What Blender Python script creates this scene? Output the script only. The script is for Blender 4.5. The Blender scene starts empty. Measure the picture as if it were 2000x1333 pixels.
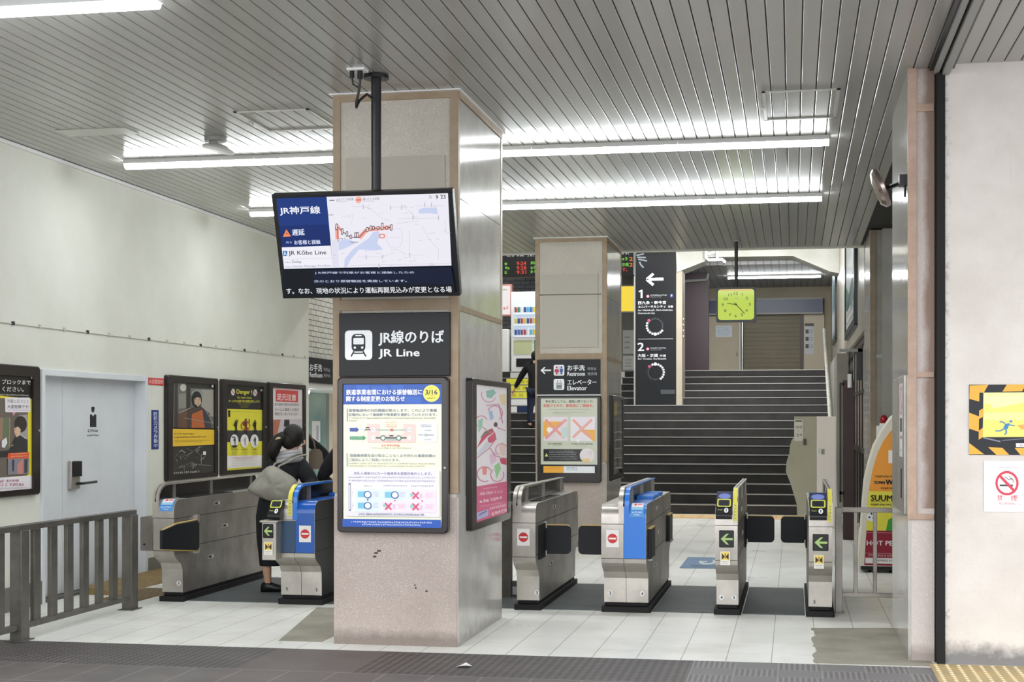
import bpy, bmesh, math, random
import numpy as np
from mathutils import Vector
R = random.Random(7)
sc = bpy.context.scene
COL = sc.collection
# ------------------------------------------------------------------ camera, world, exposure
YAW = math.atan(550 / 2900)
cd = bpy.data.cameras.new('camera'); cam = bpy.data.objects.new('camera', cd); COL.objects.link(cam)
cam.location = (0, 0, 1.57); cam.rotation_euler = (math.pi / 2, 0, YAW)
cd.sensor_width = 36; cd.lens = 2900 / 2000 * 36; cd.shift_y = (824 - 666.5) / 2000; cd.clip_end = 200
sc.camera = cam
w = bpy.data.worlds.new('daylight'); sc.world = w; w.use_nodes = True
bg = w.node_tree.nodes['Background']; bg.inputs[0].default_value = (0.93, 0.96, 1.0, 1); bg.inputs[1].default_value = 1.08
SUN_E = 0.16
sd = bpy.data.lights.new('hazy_sun', 'SUN'); sd.energy = SUN_E; sd.angle = math.radians(45); sd.color = (1, .95, .89)
so = bpy.data.objects.new('hazy_sun', sd); COL.objects.link(so); so.rotation_euler = (math.radians(77), 0, math.radians(-14))
LAMP = 17.5; ES = .42                     # ES scales every lit panel to the exposure
def strip(x, y, z, L, e):  # unseen fill lamp, added above the concourse to brighten the back area
    d = bpy.data.lights.new('added_concourse_fill', 'AREA'); d.shape = 'RECTANGLE'; d.size = L; d.size_y = .12; d.energy = e; d.color = (1, 1, .98)
    o = bpy.data.objects.new('added_concourse_fill', d); COL.objects.link(o); o.location = (x, y, z)
d = bpy.data.lights.new('added_beam_fill', 'AREA'); d.size = 1.5; d.energy = 60; o = bpy.data.objects.new('added_beam_fill', d); COL.objects.link(o); o.location = (-.9, 27, 4.95); o.rotation_euler = (math.radians(80), 0, 0); d.energy = 105  # added fill lamp aimed at the beam, hidden above the ceiling edge
for q in ((-3.4, 22.6, 5.25, 6.5, 55), (-3.4, 26.2, 5.25, 6.5, 60), (-3.4, 29.4, 5.25, 6.5, 50), (-5.6, 33.0, 5.25, 4, 22)): strip(*q)
sc.view_settings.view_transform = 'Standard'; sc.view_settings.look = 'None'
sc.view_settings.exposure = 1.25; sc.view_settings.gamma = 1; sc.view_settings.use_curve_mapping = False
sc.cycles.use_denoising = True; sc.cycles.max_bounces = 8; sc.cycles.diffuse_bounces = 6; sc.cycles.glossy_bounces = 4
sc.cycles.sample_clamp_indirect = 6

# ------------------------------------------------------------------ node + material helpers
def lin(c):
    if isinstance(c, str): c = [int(c[i:i + 2], 16) for i in (0, 2, 4)]
    return tuple(((v / 255) / 12.92 if v <= 10 else ((v / 255 + .055) / 1.055) ** 2.4) for v in c) + (1,)
class N:                                     # tiny expression wrapper round math nodes
    def __init__(s, t, sock): s.t, s.s = t, sock
    def op(s, o, *a):
        n = s.t.nodes.new('ShaderNodeMath'); n.operation = o
        for i, v in enumerate((s,) + a):
            if isinstance(v, N): s.t.links.new(v.s, n.inputs[i])
            else: n.inputs[i].default_value = v
        return N(s.t, n.outputs[0])
    def __add__(s, o): return s.op('ADD', o)
    def __sub__(s, o): return s.op('SUBTRACT', o)
    def __mul__(s, o): return s.op('MULTIPLY', o)
    def lt(s, o): return s.op('LESS_THAN', o)
    def gt(s, o): return s.op('GREATER_THAN', o)
    def mod(s, o): return s.op('FLOORED_MODULO', o)
    def floor(s): return s.op('FLOOR')
    def abs(s): return s.op('ABSOLUTE')
    def mn(s, o): return s.op('MINIMUM', o)
    def mx(s, o): return s.op('MAXIMUM', o)
MATS = {}
def mat(name, col='808080', rough=.5, metal=0., emit=0., ecol=None, spec=.5, coat=0., trans=0., ior=1.45):
    if name in MATS: return MATS[name]
    m = bpy.data.materials.new(name); m.use_nodes = True; b = m.node_tree.nodes['Principled BSDF']
    c = lin(col); b.inputs['Base Color'].default_value = c
    b.inputs['Roughness'].default_value = rough; b.inputs['Metallic'].default_value = metal
    b.inputs['Specular IOR Level'].default_value = spec; b.inputs['Coat Weight'].default_value = coat; b.inputs['Coat Roughness'].default_value = .08
    b.inputs['Transmission Weight'].default_value = trans; b.inputs['IOR'].default_value = ior
    if emit: b.inputs['Emission Color'].default_value = lin(ecol) if ecol else c; b.inputs['Emission Strength'].default_value = emit * (ES if emit < 5 else 1)
    m.diffuse_color = c; MATS[name] = m
    return m
def tree(m): return m.node_tree, m.node_tree.nodes['Principled BSDF']
def coord(t, kind='Object'):
    tc = t.nodes.new('ShaderNodeTexCoord'); return tc.outputs[kind]
def geo(t):                                  # world position
    g = t.nodes.new('ShaderNodeNewGeometry'); x = t.nodes.new('ShaderNodeSeparateXYZ'); t.links.new(g.outputs['Position'], x.inputs[0])
    return g.outputs['Position'], N(t, x.outputs[0]), N(t, x.outputs[1]), N(t, x.outputs[2])
def noise(t, vec, scale, detail=3, rough=.5):
    n = t.nodes.new('ShaderNodeTexNoise'); n.inputs['Scale'].default_value = scale; n.inputs['Detail'].default_value = detail; n.inputs['Roughness'].default_value = rough
    t.links.new(vec, n.inputs['Vector']); return N(t, n.outputs[0])
def scaled(t, vec, s):
    n = t.nodes.new('ShaderNodeVectorMath'); n.operation = 'MULTIPLY'; n.inputs[1].default_value = s; t.links.new(vec, n.inputs[0]); return n.outputs[0]
def mix(t, f, a, b):
    n = t.nodes.new('ShaderNodeMix'); n.data_type = 'RGBA'
    for i, v in ((0, f), (6, a), (7, b)):
        if isinstance(v, N): t.links.new(v.s, n.inputs[i])
        elif isinstance(v, (float, int)): n.inputs[i].default_value = v
        elif isinstance(v, (str, tuple, list)): n.inputs[i].default_value = lin(v)
        else: t.links.new(v, n.inputs[i])
    return n.outputs[2]
def ramp(t, f, a, b):                        # smooth step of a value
    n = t.nodes.new('ShaderNodeMapRange'); n.inputs[1].default_value = a; n.inputs[2].default_value = b; t.links.new(f.s, n.inputs[0]); return N(t, n.outputs[0])
def bump(t, b, h, s=.3, d=.01):
    n = t.nodes.new('ShaderNodeBump'); n.inputs['Strength'].default_value = s; n.inputs['Distance'].default_value = d
    t.links.new(h.s, n.inputs['Height']); t.links.new(n.outputs[0], b.inputs['Normal'])

def m_mottled(name, c1, c2, rough=.7, scale=3, bmp=0, spec=.4, coat=0):
    m = mat(name, c1, rough, spec=spec, coat=coat); t, b = tree(m); p, x, y, z = geo(t)
    n = noise(t, p, scale, 5, .6)
    t.links.new(mix(t, ramp(t, n, .35, .7), c1, c2), b.inputs['Base Color'])
    if bmp: bump(t, b, noise(t, p, 90, 3), bmp, .004)
    return m
def m_terrazzo(name, base, light, dark, stain=None, rough=.75):
    m = mat(name, base, rough, spec=.3); t, b = tree(m); p, x, y, z = geo(t)
    n1 = noise(t, p, 125, 2, .55); n2 = noise(t, p, 85, 3, .6); n3 = noise(t, p, 2.2, 4, .6)
    c = mix(t, ramp(t, n1, .57, .66) * .85, base, light)
    c = mix(t, ramp(t, n2, .57, .68) * .5, c, dark)
    c = mix(t, ramp(t, n3, .4, .75) * .35, c, dark)
    if stain:                                # splash of grime along the foot of the pillar
        k = ramp(t, z + noise(t, p, 14, 3) * .08 - .04, .12, .05)
        c = mix(t, k * .65, c, stain)
    t.links.new(c, b.inputs['Base Color']); bump(t, b, n1, .25, .004)
    return m
def m_steel(name, col, rough=.3, metal=1., axis=(2, 2, 300)):
    m = mat(name, col, rough, metal); t, b = tree(m); p, x, y, z = geo(t)
    n = noise(t, scaled(t, p, axis), 1.0, 3, .6); g = noise(t, p, 3.5, 4, .6)
    t.links.new((n * .12 + g * .16 + (rough - .12)).s, b.inputs['Roughness'])
    c2 = tuple(int(int(col[i:i + 2], 16) * .86) for i in (0, 2, 4))
    t.links.new(mix(t, ramp(t, g, .4, .7), col, c2), b.inputs['Base Color'])
    return m
WALLM = m_mottled('cream_plaster', 'e4e4da', 'd9d9cd', .75, 1.2)
STEEL = m_steel('brushed_steel', 'c6c1b9', .36, .72)
STEELD = m_steel('dark_steel', 'a39e97', .4, .7)
RAILM = m_mottled('weathered_rail_steel', '75726c', '625f59', .42, 6)
t_, b_ = tree(RAILM); b_.inputs['Metallic'].default_value = .55
BLACK = mat('black_paint', '15161a', .35); BLACKM = mat('black_matte', '141414', .7); RUBBER = mat('black_rubber', '0d1118', .5)
DKFRAME = mat('dark_brown_frame', '241d1c', .3, coat=.3); SIGNBK = mat('sign_black', '121418', .35, spec=.35)
WHITE = mat('white_paint', 'ececea', .4); GREYP = mat('grey_paint', '9a9a96', .5)
TAN = m_mottled('tan_painted_trim', 'a8957e', '9a866d', .5, 8)
BLUEP = mat('blue_panel', '2f7fe0', .28, coat=.4); BLUED = mat('deep_blue_panel', '1a5cb8', .28, coat=.4)
YELL = mat('yellow_strip', 'e8e05a', .45); GLASSD = mat('smoked_acrylic', '0b0e11', .25, spec=.25)
TERR = m_terrazzo('terrazzo_upper', 'c8c1b5', 'dcd7ce', 'a59e93'); TERRL = m_terrazzo('terrazzo_lower', 'b2a59d', 'cfc7c2', '908379', '6a6058')
STONEP = m_mottled('polished_stone_cladding', 'c6c3bd', 'b6b3ac', .13, 5, spec=.6)
t_, b_ = tree(STONEP); p_, x_, y_, z_ = geo(t_); l_ = b_.inputs['Base Color'].links[0].from_socket
t_.links.new(mix(t_, ramp(t_, z_ + noise(t_, p_, 11, 4, .7) * .22 - .11, .1, .02) * .6, l_, '726a63'), b_.inputs['Base Color'])
LAMPM = mat('lamp_tube', 'ffffff', .4, emit=LAMP, ecol=(248, 253, 255))

# ------------------------------------------------------------------ mesh builder
def wpos(o):
    p = Vector((0, 0, 0))
    while o: p += o.location; o = o.parent
    return p
def tag(o, label=None, cat=None, group=None, kind=None):
    for k, v in (('label', label), ('category', cat), ('group', group), ('kind', kind)):
        if v: o[k] = v
    return o
def thing(name, label, cat, loc=(0, 0, 0), group=None, kind=None):
    o = bpy.data.objects.new(name, None); COL.objects.link(o); o.location = loc; o.empty_display_size = .1
    return tag(o, label, cat, group, kind)
class MB:
    def __init__(s): s.v, s.f, s.m, s.mats = [], [], [], []
    def mi(s, m):
        if m not in s.mats: s.mats.append(m)
        return s.mats.index(m)
    def add(s, vs, fs, m):
        k = len(s.v); s.v += [tuple(v) for v in vs]; i = s.mi(m)
        for f in fs: s.f.append([k + q for q in f]); s.m.append(i)
        return s
    def poly(s, pts, m): return s.add(pts, [list(range(len(pts)))], m)
    def box(s, x0, x1, y0, y1, z0, z1, m):
        x0, x1 = sorted((x0, x1)); y0, y1 = sorted((y0, y1)); z0, z1 = sorted((z0, z1))
        return s.add([(x0, y0, z0), (x1, y0, z0), (x1, y1, z0), (x0, y1, z0), (x0, y0, z1), (x1, y0, z1), (x1, y1, z1), (x0, y1, z1)],
                     [(0, 3, 2, 1), (4, 5, 6, 7), (0, 1, 5, 4), (1, 2, 6, 5), (2, 3, 7, 6), (3, 0, 4, 7)], m)
    def prism(s, pr, ax, a, b, m, capm=None):     # profile polygon extruded along one axis
        def P(q, t): return {'x': (t, q[0], q[1]), 'y': (q[0], t, q[1]), 'z': (q[0], q[1], t)}[ax]
        n = len(pr); s.add([P(q, a) for q in pr] + [P(q, b) for q in pr], [(i, (i + 1) % n, n + (i + 1) % n, n + i) for i in range(n)], m)
        s.poly([P(q, a) for q in pr][::-1], capm or m); s.poly([P(q, b) for q in pr], capm or m); return s
    def tube(s, pts, r, m, n=10, closed=False, cap=True):
        pts = [Vector(p) for p in pts]; k = len(pts); rs = r if isinstance(r, (list, tuple)) else [r] * k
        up = None; vs = []
        for i, p in enumerate(pts):
            d = (pts[min(i + 1, k - 1)] - pts[max(i - 1, 0)]).normalized()
            if up is None: up = Vector((0, 0, 1)) if abs(d.z) < .9 else Vector((1, 0, 0))
            a = d.cross(up).normalized(); c = a.cross(d).normalized(); up = c
            vs += [p + (a * math.cos(2 * math.pi * j / n) + c * math.sin(2 * math.pi * j / n)) * rs[i] for j in range(n)]
        fs = [(i * n + j, i * n + (j + 1) % n, (i + 1) * n + (j + 1) % n, (i + 1) * n + j) for i in range(k - 1) for j in range(n)]
        if cap: fs += [tuple(range(n))[::-1], tuple(range((k - 1) * n, k * n))]
        return s.add(vs, fs, m)
    def cyl(s, a, b, r, m, n=16, r2=None): return s.tube([a, b], [r, r if r2 is None else r2], m, n)
    def loft(s, rings, m, cap=True):
        n = len(rings[0]); vs = [v for r in rings for v in r]
        fs = [(i * n + j, i * n + (j + 1) % n, (i + 1) * n + (j + 1) % n, (i + 1) * n + j) for i in range(len(rings) - 1) for j in range(n)]
        if cap: fs += [tuple(range(n))[::-1], tuple(range((len(rings) - 1) * n, len(rings) * n))]
        return s.add(vs, fs, m)
    def ell(s, c, r, m, n=16, k=10):
        rings = []
        for i in range(k + 1):
            a = -math.pi / 2 + math.pi * i / k; q = max(math.cos(a), .02)
            rings.append([(c[0] + r[0] * q * math.cos(2 * math.pi * j / n), c[1] + r[1] * q * math.sin(2 * math.pi * j / n), c[2] + r[2] * math.sin(a)) for j in range(n)])
        return s.loft(rings, m)
    def build(s, name, parent=None, label=None, cat=None, group=None, kind=None, bevel=0, smooth=30, seg=2, sub=0):
        if parent is not None: off = wpos(parent)
        else:
            xs = np.array(s.v); off = Vector(((xs[:, 0].min() + xs[:, 0].max()) / 2, (xs[:, 1].min() + xs[:, 1].max()) / 2, xs[:, 2].min()))
        me = bpy.data.meshes.new(name); me.from_pydata([Vector(v) - off for v in s.v], [], s.f)
        for q in s.mats: me.materials.append(q)
        me.polygons.foreach_set('material_index', s.m)
        bm = bmesh.new(); bm.from_mesh(me); bmesh.ops.recalc_face_normals(bm, faces=bm.faces) if kind != 'print' else None; bm.to_mesh(me); bm.free()
        if smooth:
            me.polygons.foreach_set('use_smooth', [True] * len(me.polygons)); me.set_sharp_from_angle(angle=math.radians(smooth))
        me.update(); o = bpy.data.objects.new(name, me); COL.objects.link(o)
        if parent is not None: o.parent = parent
        else: o.location = off
        if bevel:
            bv = o.modifiers.new('bevel', 'BEVEL'); bv.width = bevel; bv.segments = seg; bv.limit_method = 'ANGLE'; bv.angle_limit = math.radians(35)
        if sub: ss = o.modifiers.new('sub', 'SUBSURF'); ss.levels = sub; ss.render_levels = sub
        return tag(o, label, cat, group, None if kind == 'print' else kind)
def rrect(x0, y0, x1, y1, r, n=5):
    x0, x1 = sorted((x0, x1)); y0, y1 = sorted((y0, y1)); r = min(r, (x1 - x0) / 2, (y1 - y0) / 2); out = []
    for cx, cy, a0 in ((x1 - r, y1 - r, 0), (x0 + r, y1 - r, 90), (x0 + r, y0 + r, 180), (x1 - r, y0 + r, 270)):
        out += [(cx + r * math.cos(math.radians(a0 + 90 * i / n)), cy + r * math.sin(math.radians(a0 + 90 * i / n))) for i in range(n + 1)]
    return out

# ------------------------------------------------------------------ printed art on flat signs
def ink(c, emit=0., rough=.45, coat=0.):
    h = c if isinstance(c, str) else '%02x%02x%02x' % tuple(c)
    return mat('print_%s_%g_%g' % (h, emit, coat), '060606' if emit >= .3 else h, rough, emit=emit, ecol=h if emit else None, coat=coat)
TXT = {}
def text_mesh(s, off):
    if (s, off) not in TXT:
        c = bpy.data.curves.new('t', 'FONT'); c.body = s; c.resolution_u = 2; c.offset = off
        o = bpy.data.objects.new('t', c); m = bpy.data.meshes.new_from_object(o)
        v = np.array([q.co[:2] for q in m.vertices]); f = [list(p.vertices) for p in m.polygons]
        TXT[(s, off)] = (v, f); bpy.data.objects.remove(o); bpy.data.curves.remove(c); bpy.data.meshes.remove(m)
    return TXT[(s, off)]
class Art:
    """A printed sheet. quad: the sheet's four corners (tl tr br bl) as read off the zoomed photo, which only
    sets the unit of the drawing; O, ux, uy place the real sheet of W x H metres; n points out of it."""
    def __init__(s, O, ux, uy, n, W, H, quad, emit=0., coat=0., rough=.45, eps=.00016):
        s.O, s.ux, s.uy, s.n = Vector(O), Vector(ux), Vector(uy), Vector(n); s.W, s.H = W, H; s.emit = emit; s.coat = coat; s.rough = rough; s.eps = eps; s.k = 0; s.mb = MB()
        A = []; B = []
        for (x, y), (X, Y) in zip(quad, ((0, 0), (W, 0), (W, H), (0, H))):
            A += [[x, y, 1, 0, 0, 0, -X * x, -X * y], [0, 0, 0, x, y, 1, -Y * x, -Y * y]]; B += [X, Y]
        s.h = np.append(np.linalg.solve(np.array(A, float), np.array(B, float)), 1).reshape(3, 3)
        q = np.array(quad, float); s.sy = H / ((np.linalg.norm(q[3] - q[0]) + np.linalg.norm(q[2] - q[1])) / 2)
    def to(s, x, y):
        v = s.h @ np.array([x, y, 1.0]); return v[0] / v[2], v[1] / v[2]
    def W3(s, X, Y): return s.O + s.ux * X + s.uy * Y + s.n * (s.eps * s.k)
    def m(s, c, e=None): return ink(c, s.emit if e is None else e, s.rough, s.coat)
    def put(s, pts, c, e=None, raw=False):
        s.k += 1; s.mb.poly([s.W3(*(p if raw else s.to(*p))) for p in pts], s.m(c, e)); return s
    def sheet(s, c, e=None): return s.put([(0, 0), (s.W, 0), (s.W, s.H), (0, s.H)], c, e, True)
    def rect(s, x0, y0, x1, y1, c, e=None): return s.put([(x0, y0), (x1, y0), (x1, y1), (x0, y1)], c, e)
    def rr(s, x0, y0, x1, y1, r, c, e=None): return s.put(rrect(x0, y0, x1, y1, r), c, e)
    def disc(s, x, y, rx, c, ry=None, e=None, n=24):
        ry = ry or rx; return s.put([(x + rx * math.cos(2 * math.pi * i / n), y + ry * math.sin(2 * math.pi * i / n)) for i in range(n)], c, e)
    def ring(s, x, y, r, r2, c, e=None, a0=0, a1=360, n=36):
        s.k += 1; P = []
        for i in range(n + 1):
            a = math.radians(a0 + (a1 - a0) * i / n); P.append((x + r * math.cos(a), y + r * math.sin(a))); P.append((x + r2 * math.cos(a), y + r2 * math.sin(a)))
        s.mb.add([s.W3(*s.to(*p)) for p in P], [(2 * i, 2 * i + 2, 2 * i + 3, 2 * i + 1) for i in range(n)], s.m(c, e)); return s
    def line(s, pts, wd, c, e=None):
        s.k += 1
        for (x0, y0), (x1, y1) in zip(pts, pts[1:]):
            d = math.hypot(x1 - x0, y1 - y0) or 1; a, b = (y0 - y1) / d * wd / 2, (x1 - x0) / d * wd / 2
            s.mb.poly([s.W3(*s.to(*p)) for p in ((x0 + a, y0 + b), (x1 + a, y1 + b), (x1 - a, y1 - b), (x0 - a, y0 - b))], s.m(c, e))
        return s
    def text(s, body, xl, xr, y, h, c, e=None, bold=.02, yr=None):
        """body fitted between xl and xr, centred on y (yr at the right end), h high"""
        if body == '1':                      # a one with a flag
            Y = y if yr is None else yr; w_, k = xr - xl, .34 * h / 2
            return s.put([(xl + w_ * .52, y + h / 2), (xl + w_ * .52, y - h * .28), (xl, y - h * .2), (xl, y - h * .33), (xl + w_ * .62, y - h / 2), (xr, y - h / 2), (xr, y + h / 2)], c, e)
        v, f = text_mesh(body, 0.); s.k += 1
        (X0, Y0), (X1, Y1) = s.to(xl, y), s.to(xr, y if yr is None else yr); hh = h * s.sy
        a, b = v.min(0), v.max(0); q = (v - a) / np.maximum(b - a, 1e-6)
        em = hh / max(b[1] - a[1], .3); bb = bold * em * .9
        for ox, oy in ([(0, 0)] if bold < .011 else [(-bb, 0), (bb, 0), (0, bb)]):     # weight: struck three times
            s.mb.add([s.W3(X0 + ox + (X1 - X0) * p[0], Y0 + oy + (Y1 - Y0) * p[0] + hh * (.5 - p[1])) for p in q], f, s.m(c, e)); s.k += 1
        return s
    def fine(s, x0, x1, y, h, c, yr=None, seed=0, e=None):
        """a line of print too small to read: short strokes"""
        r = random.Random(seed * 77 + int(x0 * 3 + y)); x = x0; s.k += 1; L = x1 - x0
        mm = s.m(c, e)
        def q(xa, xb, ya, yb): s.mb.poly([s.W3(*s.to(*p)) for p in ((xa, ya), (xb, ya), (xb, yb), (xa, yb))], mm)
        while x < x1 - h * .4:
            wd = min(h * r.uniform(.6, 1.0), x1 - x); yy = y + ((yr if yr is not None else y) - y) * (x - x0) / L; k = .13 * h
            for fy in r.sample((-.5, -.25, 0., .25), 3): q(x + wd * r.uniform(0, .2), x + wd * r.uniform(.7, 1), yy + fy * h, yy + fy * h + k * 1.3)
            for fx in r.sample((0., .4, .8), 1 + (r.random() > .5)): q(x + wd * fx, x + wd * fx + k * 1.2, yy - h * r.uniform(.2, .5), yy + h * r.uniform(.2, .5))
            x += wd + h * (.22 if r.random() > .08 else .7)
        return s
    def build(s, name, parent, label=None, **k):
        return s.mb.build(name, parent, label, kind='print', smooth=0, **k)
def frame_ring(mb, O, ux, uy, n, W, H, bw, depth, r, m, inset=None):
    """rounded rectangular frame: outer W x H, border bw (l t r b)"""
    O, ux, uy, n = Vector(O), Vector(ux), Vector(uy), Vector(n); l, t, rr_, b = bw if isinstance(bw, tuple) else (bw,) * 4
    o = rrect(0, 0, W, H, r, 4); i = rrect(l, t, W - rr_, H - b, .006, 4); k = len(o)
    def P(q, d): return O + ux * q[0] + uy * q[1] + n * d
    ch = .008
    o2 = rrect(ch, ch, W - ch, H - ch, r, 4)
    rings = [[P(q, 0) for q in o], [P(q, depth - ch) for q in o], [P(q, depth) for q in o2], [P(q, depth) for q in i], [P(q, depth - .018) for q in i]]
    mb.loft(rings, m, cap=False); mb.poly(rings[0], m)
    return mb
def case(name, label, cat, O, ux, uy, n, W, H, bw, depth, art, group=None, frame=DKFRAME, r=.03, extra=None):
    """display case: frame + printed sheet"""
    c = Vector(O) + Vector(ux) * W / 2 + Vector(uy) * H
    t = thing(name, label, cat, c, group)
    frame_ring(MB(), O, ux, uy, n, W, H, bw, depth, r, frame).build('frame', t)
    art.build('sheet', t)
    return t

# ================================================================== the setting
H = 3.885; XW = -6.36
# floor tiles
m = mat('floor_tiles', 'e6e5da', .3); t, b = tree(m); p, x, y, z = geo(t)
fx = (x + .44).mod(.294); fy = (y - 10.16).mod(.52)
g = (fx.lt(.006)) .mx(fy.lt(.006) * .45)
cell = noise(t, scaled(t, p, (3.4, 1.9, 1)), 1.0, 0)
dirt = noise(t, p, 1.3, 5, .65)
c = mix(t, ramp(t, dirt, .5, .8) * .42, mix(t, ramp(t, cell, .3, .7), 'f7f7f2', 'f0f0ea'), 'b5b2a4')
t.links.new(mix(t, g * .8, c, '8b897f'), b.inputs['Base Color']); t.links.new((ramp(t, dirt, .3, .8) * .25 + .26).s, b.inputs['Roughness'])
MB().box(-9, 5, 9.8, 25.5, -.12, 0, m).build('floor', kind='structure', smooth=0)
# street paving: cast plates, smooth slabs and ribbed pavers
m = mat('street_paving', '5d5857', .55); t, b = tree(m); p, x, y, z = geo(t)
nn = noise(t, p, 2.5, 4, .6)
s1 = x + y; s2 = x - y
k = ((s1.mod(.11)).lt(.055)) ; k2 = ((s2.mod(.11)).lt(.055)); chk = (k - k2).abs()
plate = chk * (y.gt(8.93)) * (x.lt(-.66)) * (((x + 3.1).abs()).gt(.38))
tx = (x + .64).mod(.27); ty = (y - 9.8).mod(.27); tyb = (y - 8.93).mod(.62)
grout = (((tx.lt(.008)).mx(ty.lt(.01))) * (x.gt(-.64))).mx((((x + .64).mod(.31)).lt(.01)).mx(tyb.gt(.607)) * (y.lt(8.93)))
odd = (((x + .64).op('DIVIDE', .27)).floor() + ((y - 9.8).op('DIVIDE', .27)).floor()).mod(2.0)
rib = odd * ((x.mod(.034)).lt(.014)) * (x.gt(-.64))
c = mix(t, ramp(t, nn, .3, .75), '6b6664', '585352')
c = mix(t, ((x + 3.0).abs()).lt(.5) * .3, c, '6a5450')
c = mix(t, x.gt(-.64), c, mix(t, odd, '7b797a', '6d6a6b'))
c = mix(t, rib * .5, c, 'a3a1a2'); c = mix(t, plate * .7, c, '2c2829'); c = mix(t, grout * .5, c, '9a9896')
t.links.new(c, b.inputs['Base Color']); bump(t, b, plate * -1.0 + rib, .5, .006)
MB().box(-12, 7, -8, 9.8, -.12, 0, m).build('pavement', kind='structure', smooth=0)
# ceiling of painted metal slats running into the station
m = mat('ceiling_slats', 'a9a7a2', .2, spec=.33); t, b = tree(m); p, x, y, z = geo(t)
cn = noise(t, scaled(t, p, (9.7, .06, 1)), 1.0, 0); c2 = noise(t, p, .8, 3)
t.links.new(mix(t, ramp(t, cn, .3, .7) * .6 + ramp(t, c2, .4, .7) * .4, 'adaca7', 'a2a19c'), b.inputs['Base Color'])
CEIL = m; dk = mat('ceiling_void', '2a2926', .8)
mb = MB(); xs = -.671 - 56 * .103
def slats(mb, xa, xb, ya, yb, z, x0, pitch=.103):
    k = math.ceil((xa - x0) / pitch)
    while x0 + k * pitch < xb - .01:
        a, e = max(xa, x0 + k * pitch + .003), min(xb, x0 + (k + 1) * pitch - .003); k += 1
        if e - a < .02: continue
        mb.add([(q[0], yy, q[1]) for yy in (ya, yb) for q in ((a, z + .014), (a, z + .004), (a + .004, z), (e - .004, z), (e, z + .004), (e, z + .014))],
               [(i, i + 1, i + 7, i + 6) for i in range(5)], CEIL)
slats(mb, XW, .865, 6.4, 20.04, H, xs); slats(mb, 1.02, 4.5, 6.4, 9.98, H, 1.02)
mb.box(-6.6, 4.6, 6.4, 20.06, H + .013, H + .1, dk)
mb.box(XW, .9, 20.04, 20.07, H - .012, H + .1, mat('edge_trim', 'cfcec8', .4))
mb.build('ceiling', kind='structure', smooth=0)
MB().box(-9.5, 4.6, 20.07, 20.3, H, 5.6, WALLM).build('wall_above_ceiling', kind='structure', smooth=0)
# left wall with its door recess
mb = MB(); DY0, DY1, DZ = 11.83, 13.86, 1.975
mb.box(XW - .3, XW, 6.4, DY0, 0, 4, WALLM).box(XW - .3, XW, DY1, 18.93, 0, 4, WALLM).box(XW - .3, XW, DY0, DY1, DZ, 4, WALLM)
mb.build('wall_left', kind='structure', smooth=0)
mb = MB(); mb.box(XW, XW + .018, 6.5, DY0 - .05, .0, .2, DKG := mat('baseboard_grey', '77756f', .6)).box(XW, XW + .018, DY1 + .05, 14.9, 0, .2, DKG)
mb.build('baseboard_left', kind='structure', smooth=0)
MB().box(XW - .05, XW + .03, 6.5, 18.93, H - .035, H - .005, WHITE).build('trim_1', kind='structure', smooth=0)
# door
DOORP = m_mottled('pale_blue_grey_door_paint', 'e2e5e8', 'd9dde1', .45, 2)
d = thing('door_1', None, None, (XW, (DY0 + DY1) / 2, 0), kind='structure')
fr = MB(); fr.box(XW - .12, XW + .02, DY0 - .05, DY0 + .006, 0, DZ + .05, DOORP).box(XW - .12, XW + .02, DY1 - .006, DY1 + .05, 0, DZ + .05, DOORP).box(XW - .12, XW + .02, DY0, DY1, DZ - .006, DZ + .05, DOORP)
fr.build('door_frame', d, bevel=.004)
MB().box(XW - .14, XW - .1, DY0, 12.36, .025, DZ, DOORP).build('door_leaf', d, 'narrow fixed leaf', bevel=.004)
lf = MB().box(XW - .14, XW - .1, 12.37, DY1, .025, DZ, DOORP).build('door_leaf', d, 'wide opening leaf', bevel=.004)
MB().box(XW - .16, XW + .0, DY0, DY1, 0, .022, mat('threshold_steel', '5a5853', .5)).build('threshold', d)  # plain dark grey steel threshold
lk = MB().box(XW - .1, XW - .06, 12.46, 12.63, .955, 1.215, STEEL).build('door_lock', lf, 'steel electronic lock with black keypad cover', bevel=.008)
MB().box(XW - .065, XW - .035, 12.475, 12.615, 1.07, 1.21, BLACK).tube([(XW - .06, 12.56, 1.005), (XW - .02, 12.56, 1.005), (XW - .015, 12.6, 1.005), (XW - .015, 12.86, 1.01)], .013, BLACK).build('door_handle', lf, 'black lever handle and keypad cover', bevel=.004)
a = Art((XW - .0995, 12.8, 1.72), (0, 1, 0), (0, 0, -1), (1, 0, 0), .31, .3, [(1300, 850), (1430, 850), (1430, 1050), (1300, 1050)])
K = '22252a'; a.disc(1365, 876, 13, K, 17).put([(1340, 908), (1352, 903), (1366, 918), (1380, 903), (1394, 908), (1394, 984), (1340, 984)], K).put([(1350, 862), (1366, 855), (1380, 862), (1380, 872), (1350, 872)], K)
a.fine(1322, 1410, 1008, 18, K).fine(1318, 1412, 1036, 12, K); a.build('door_pictogram', lf, 'black figure pictogram sticker')
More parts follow.
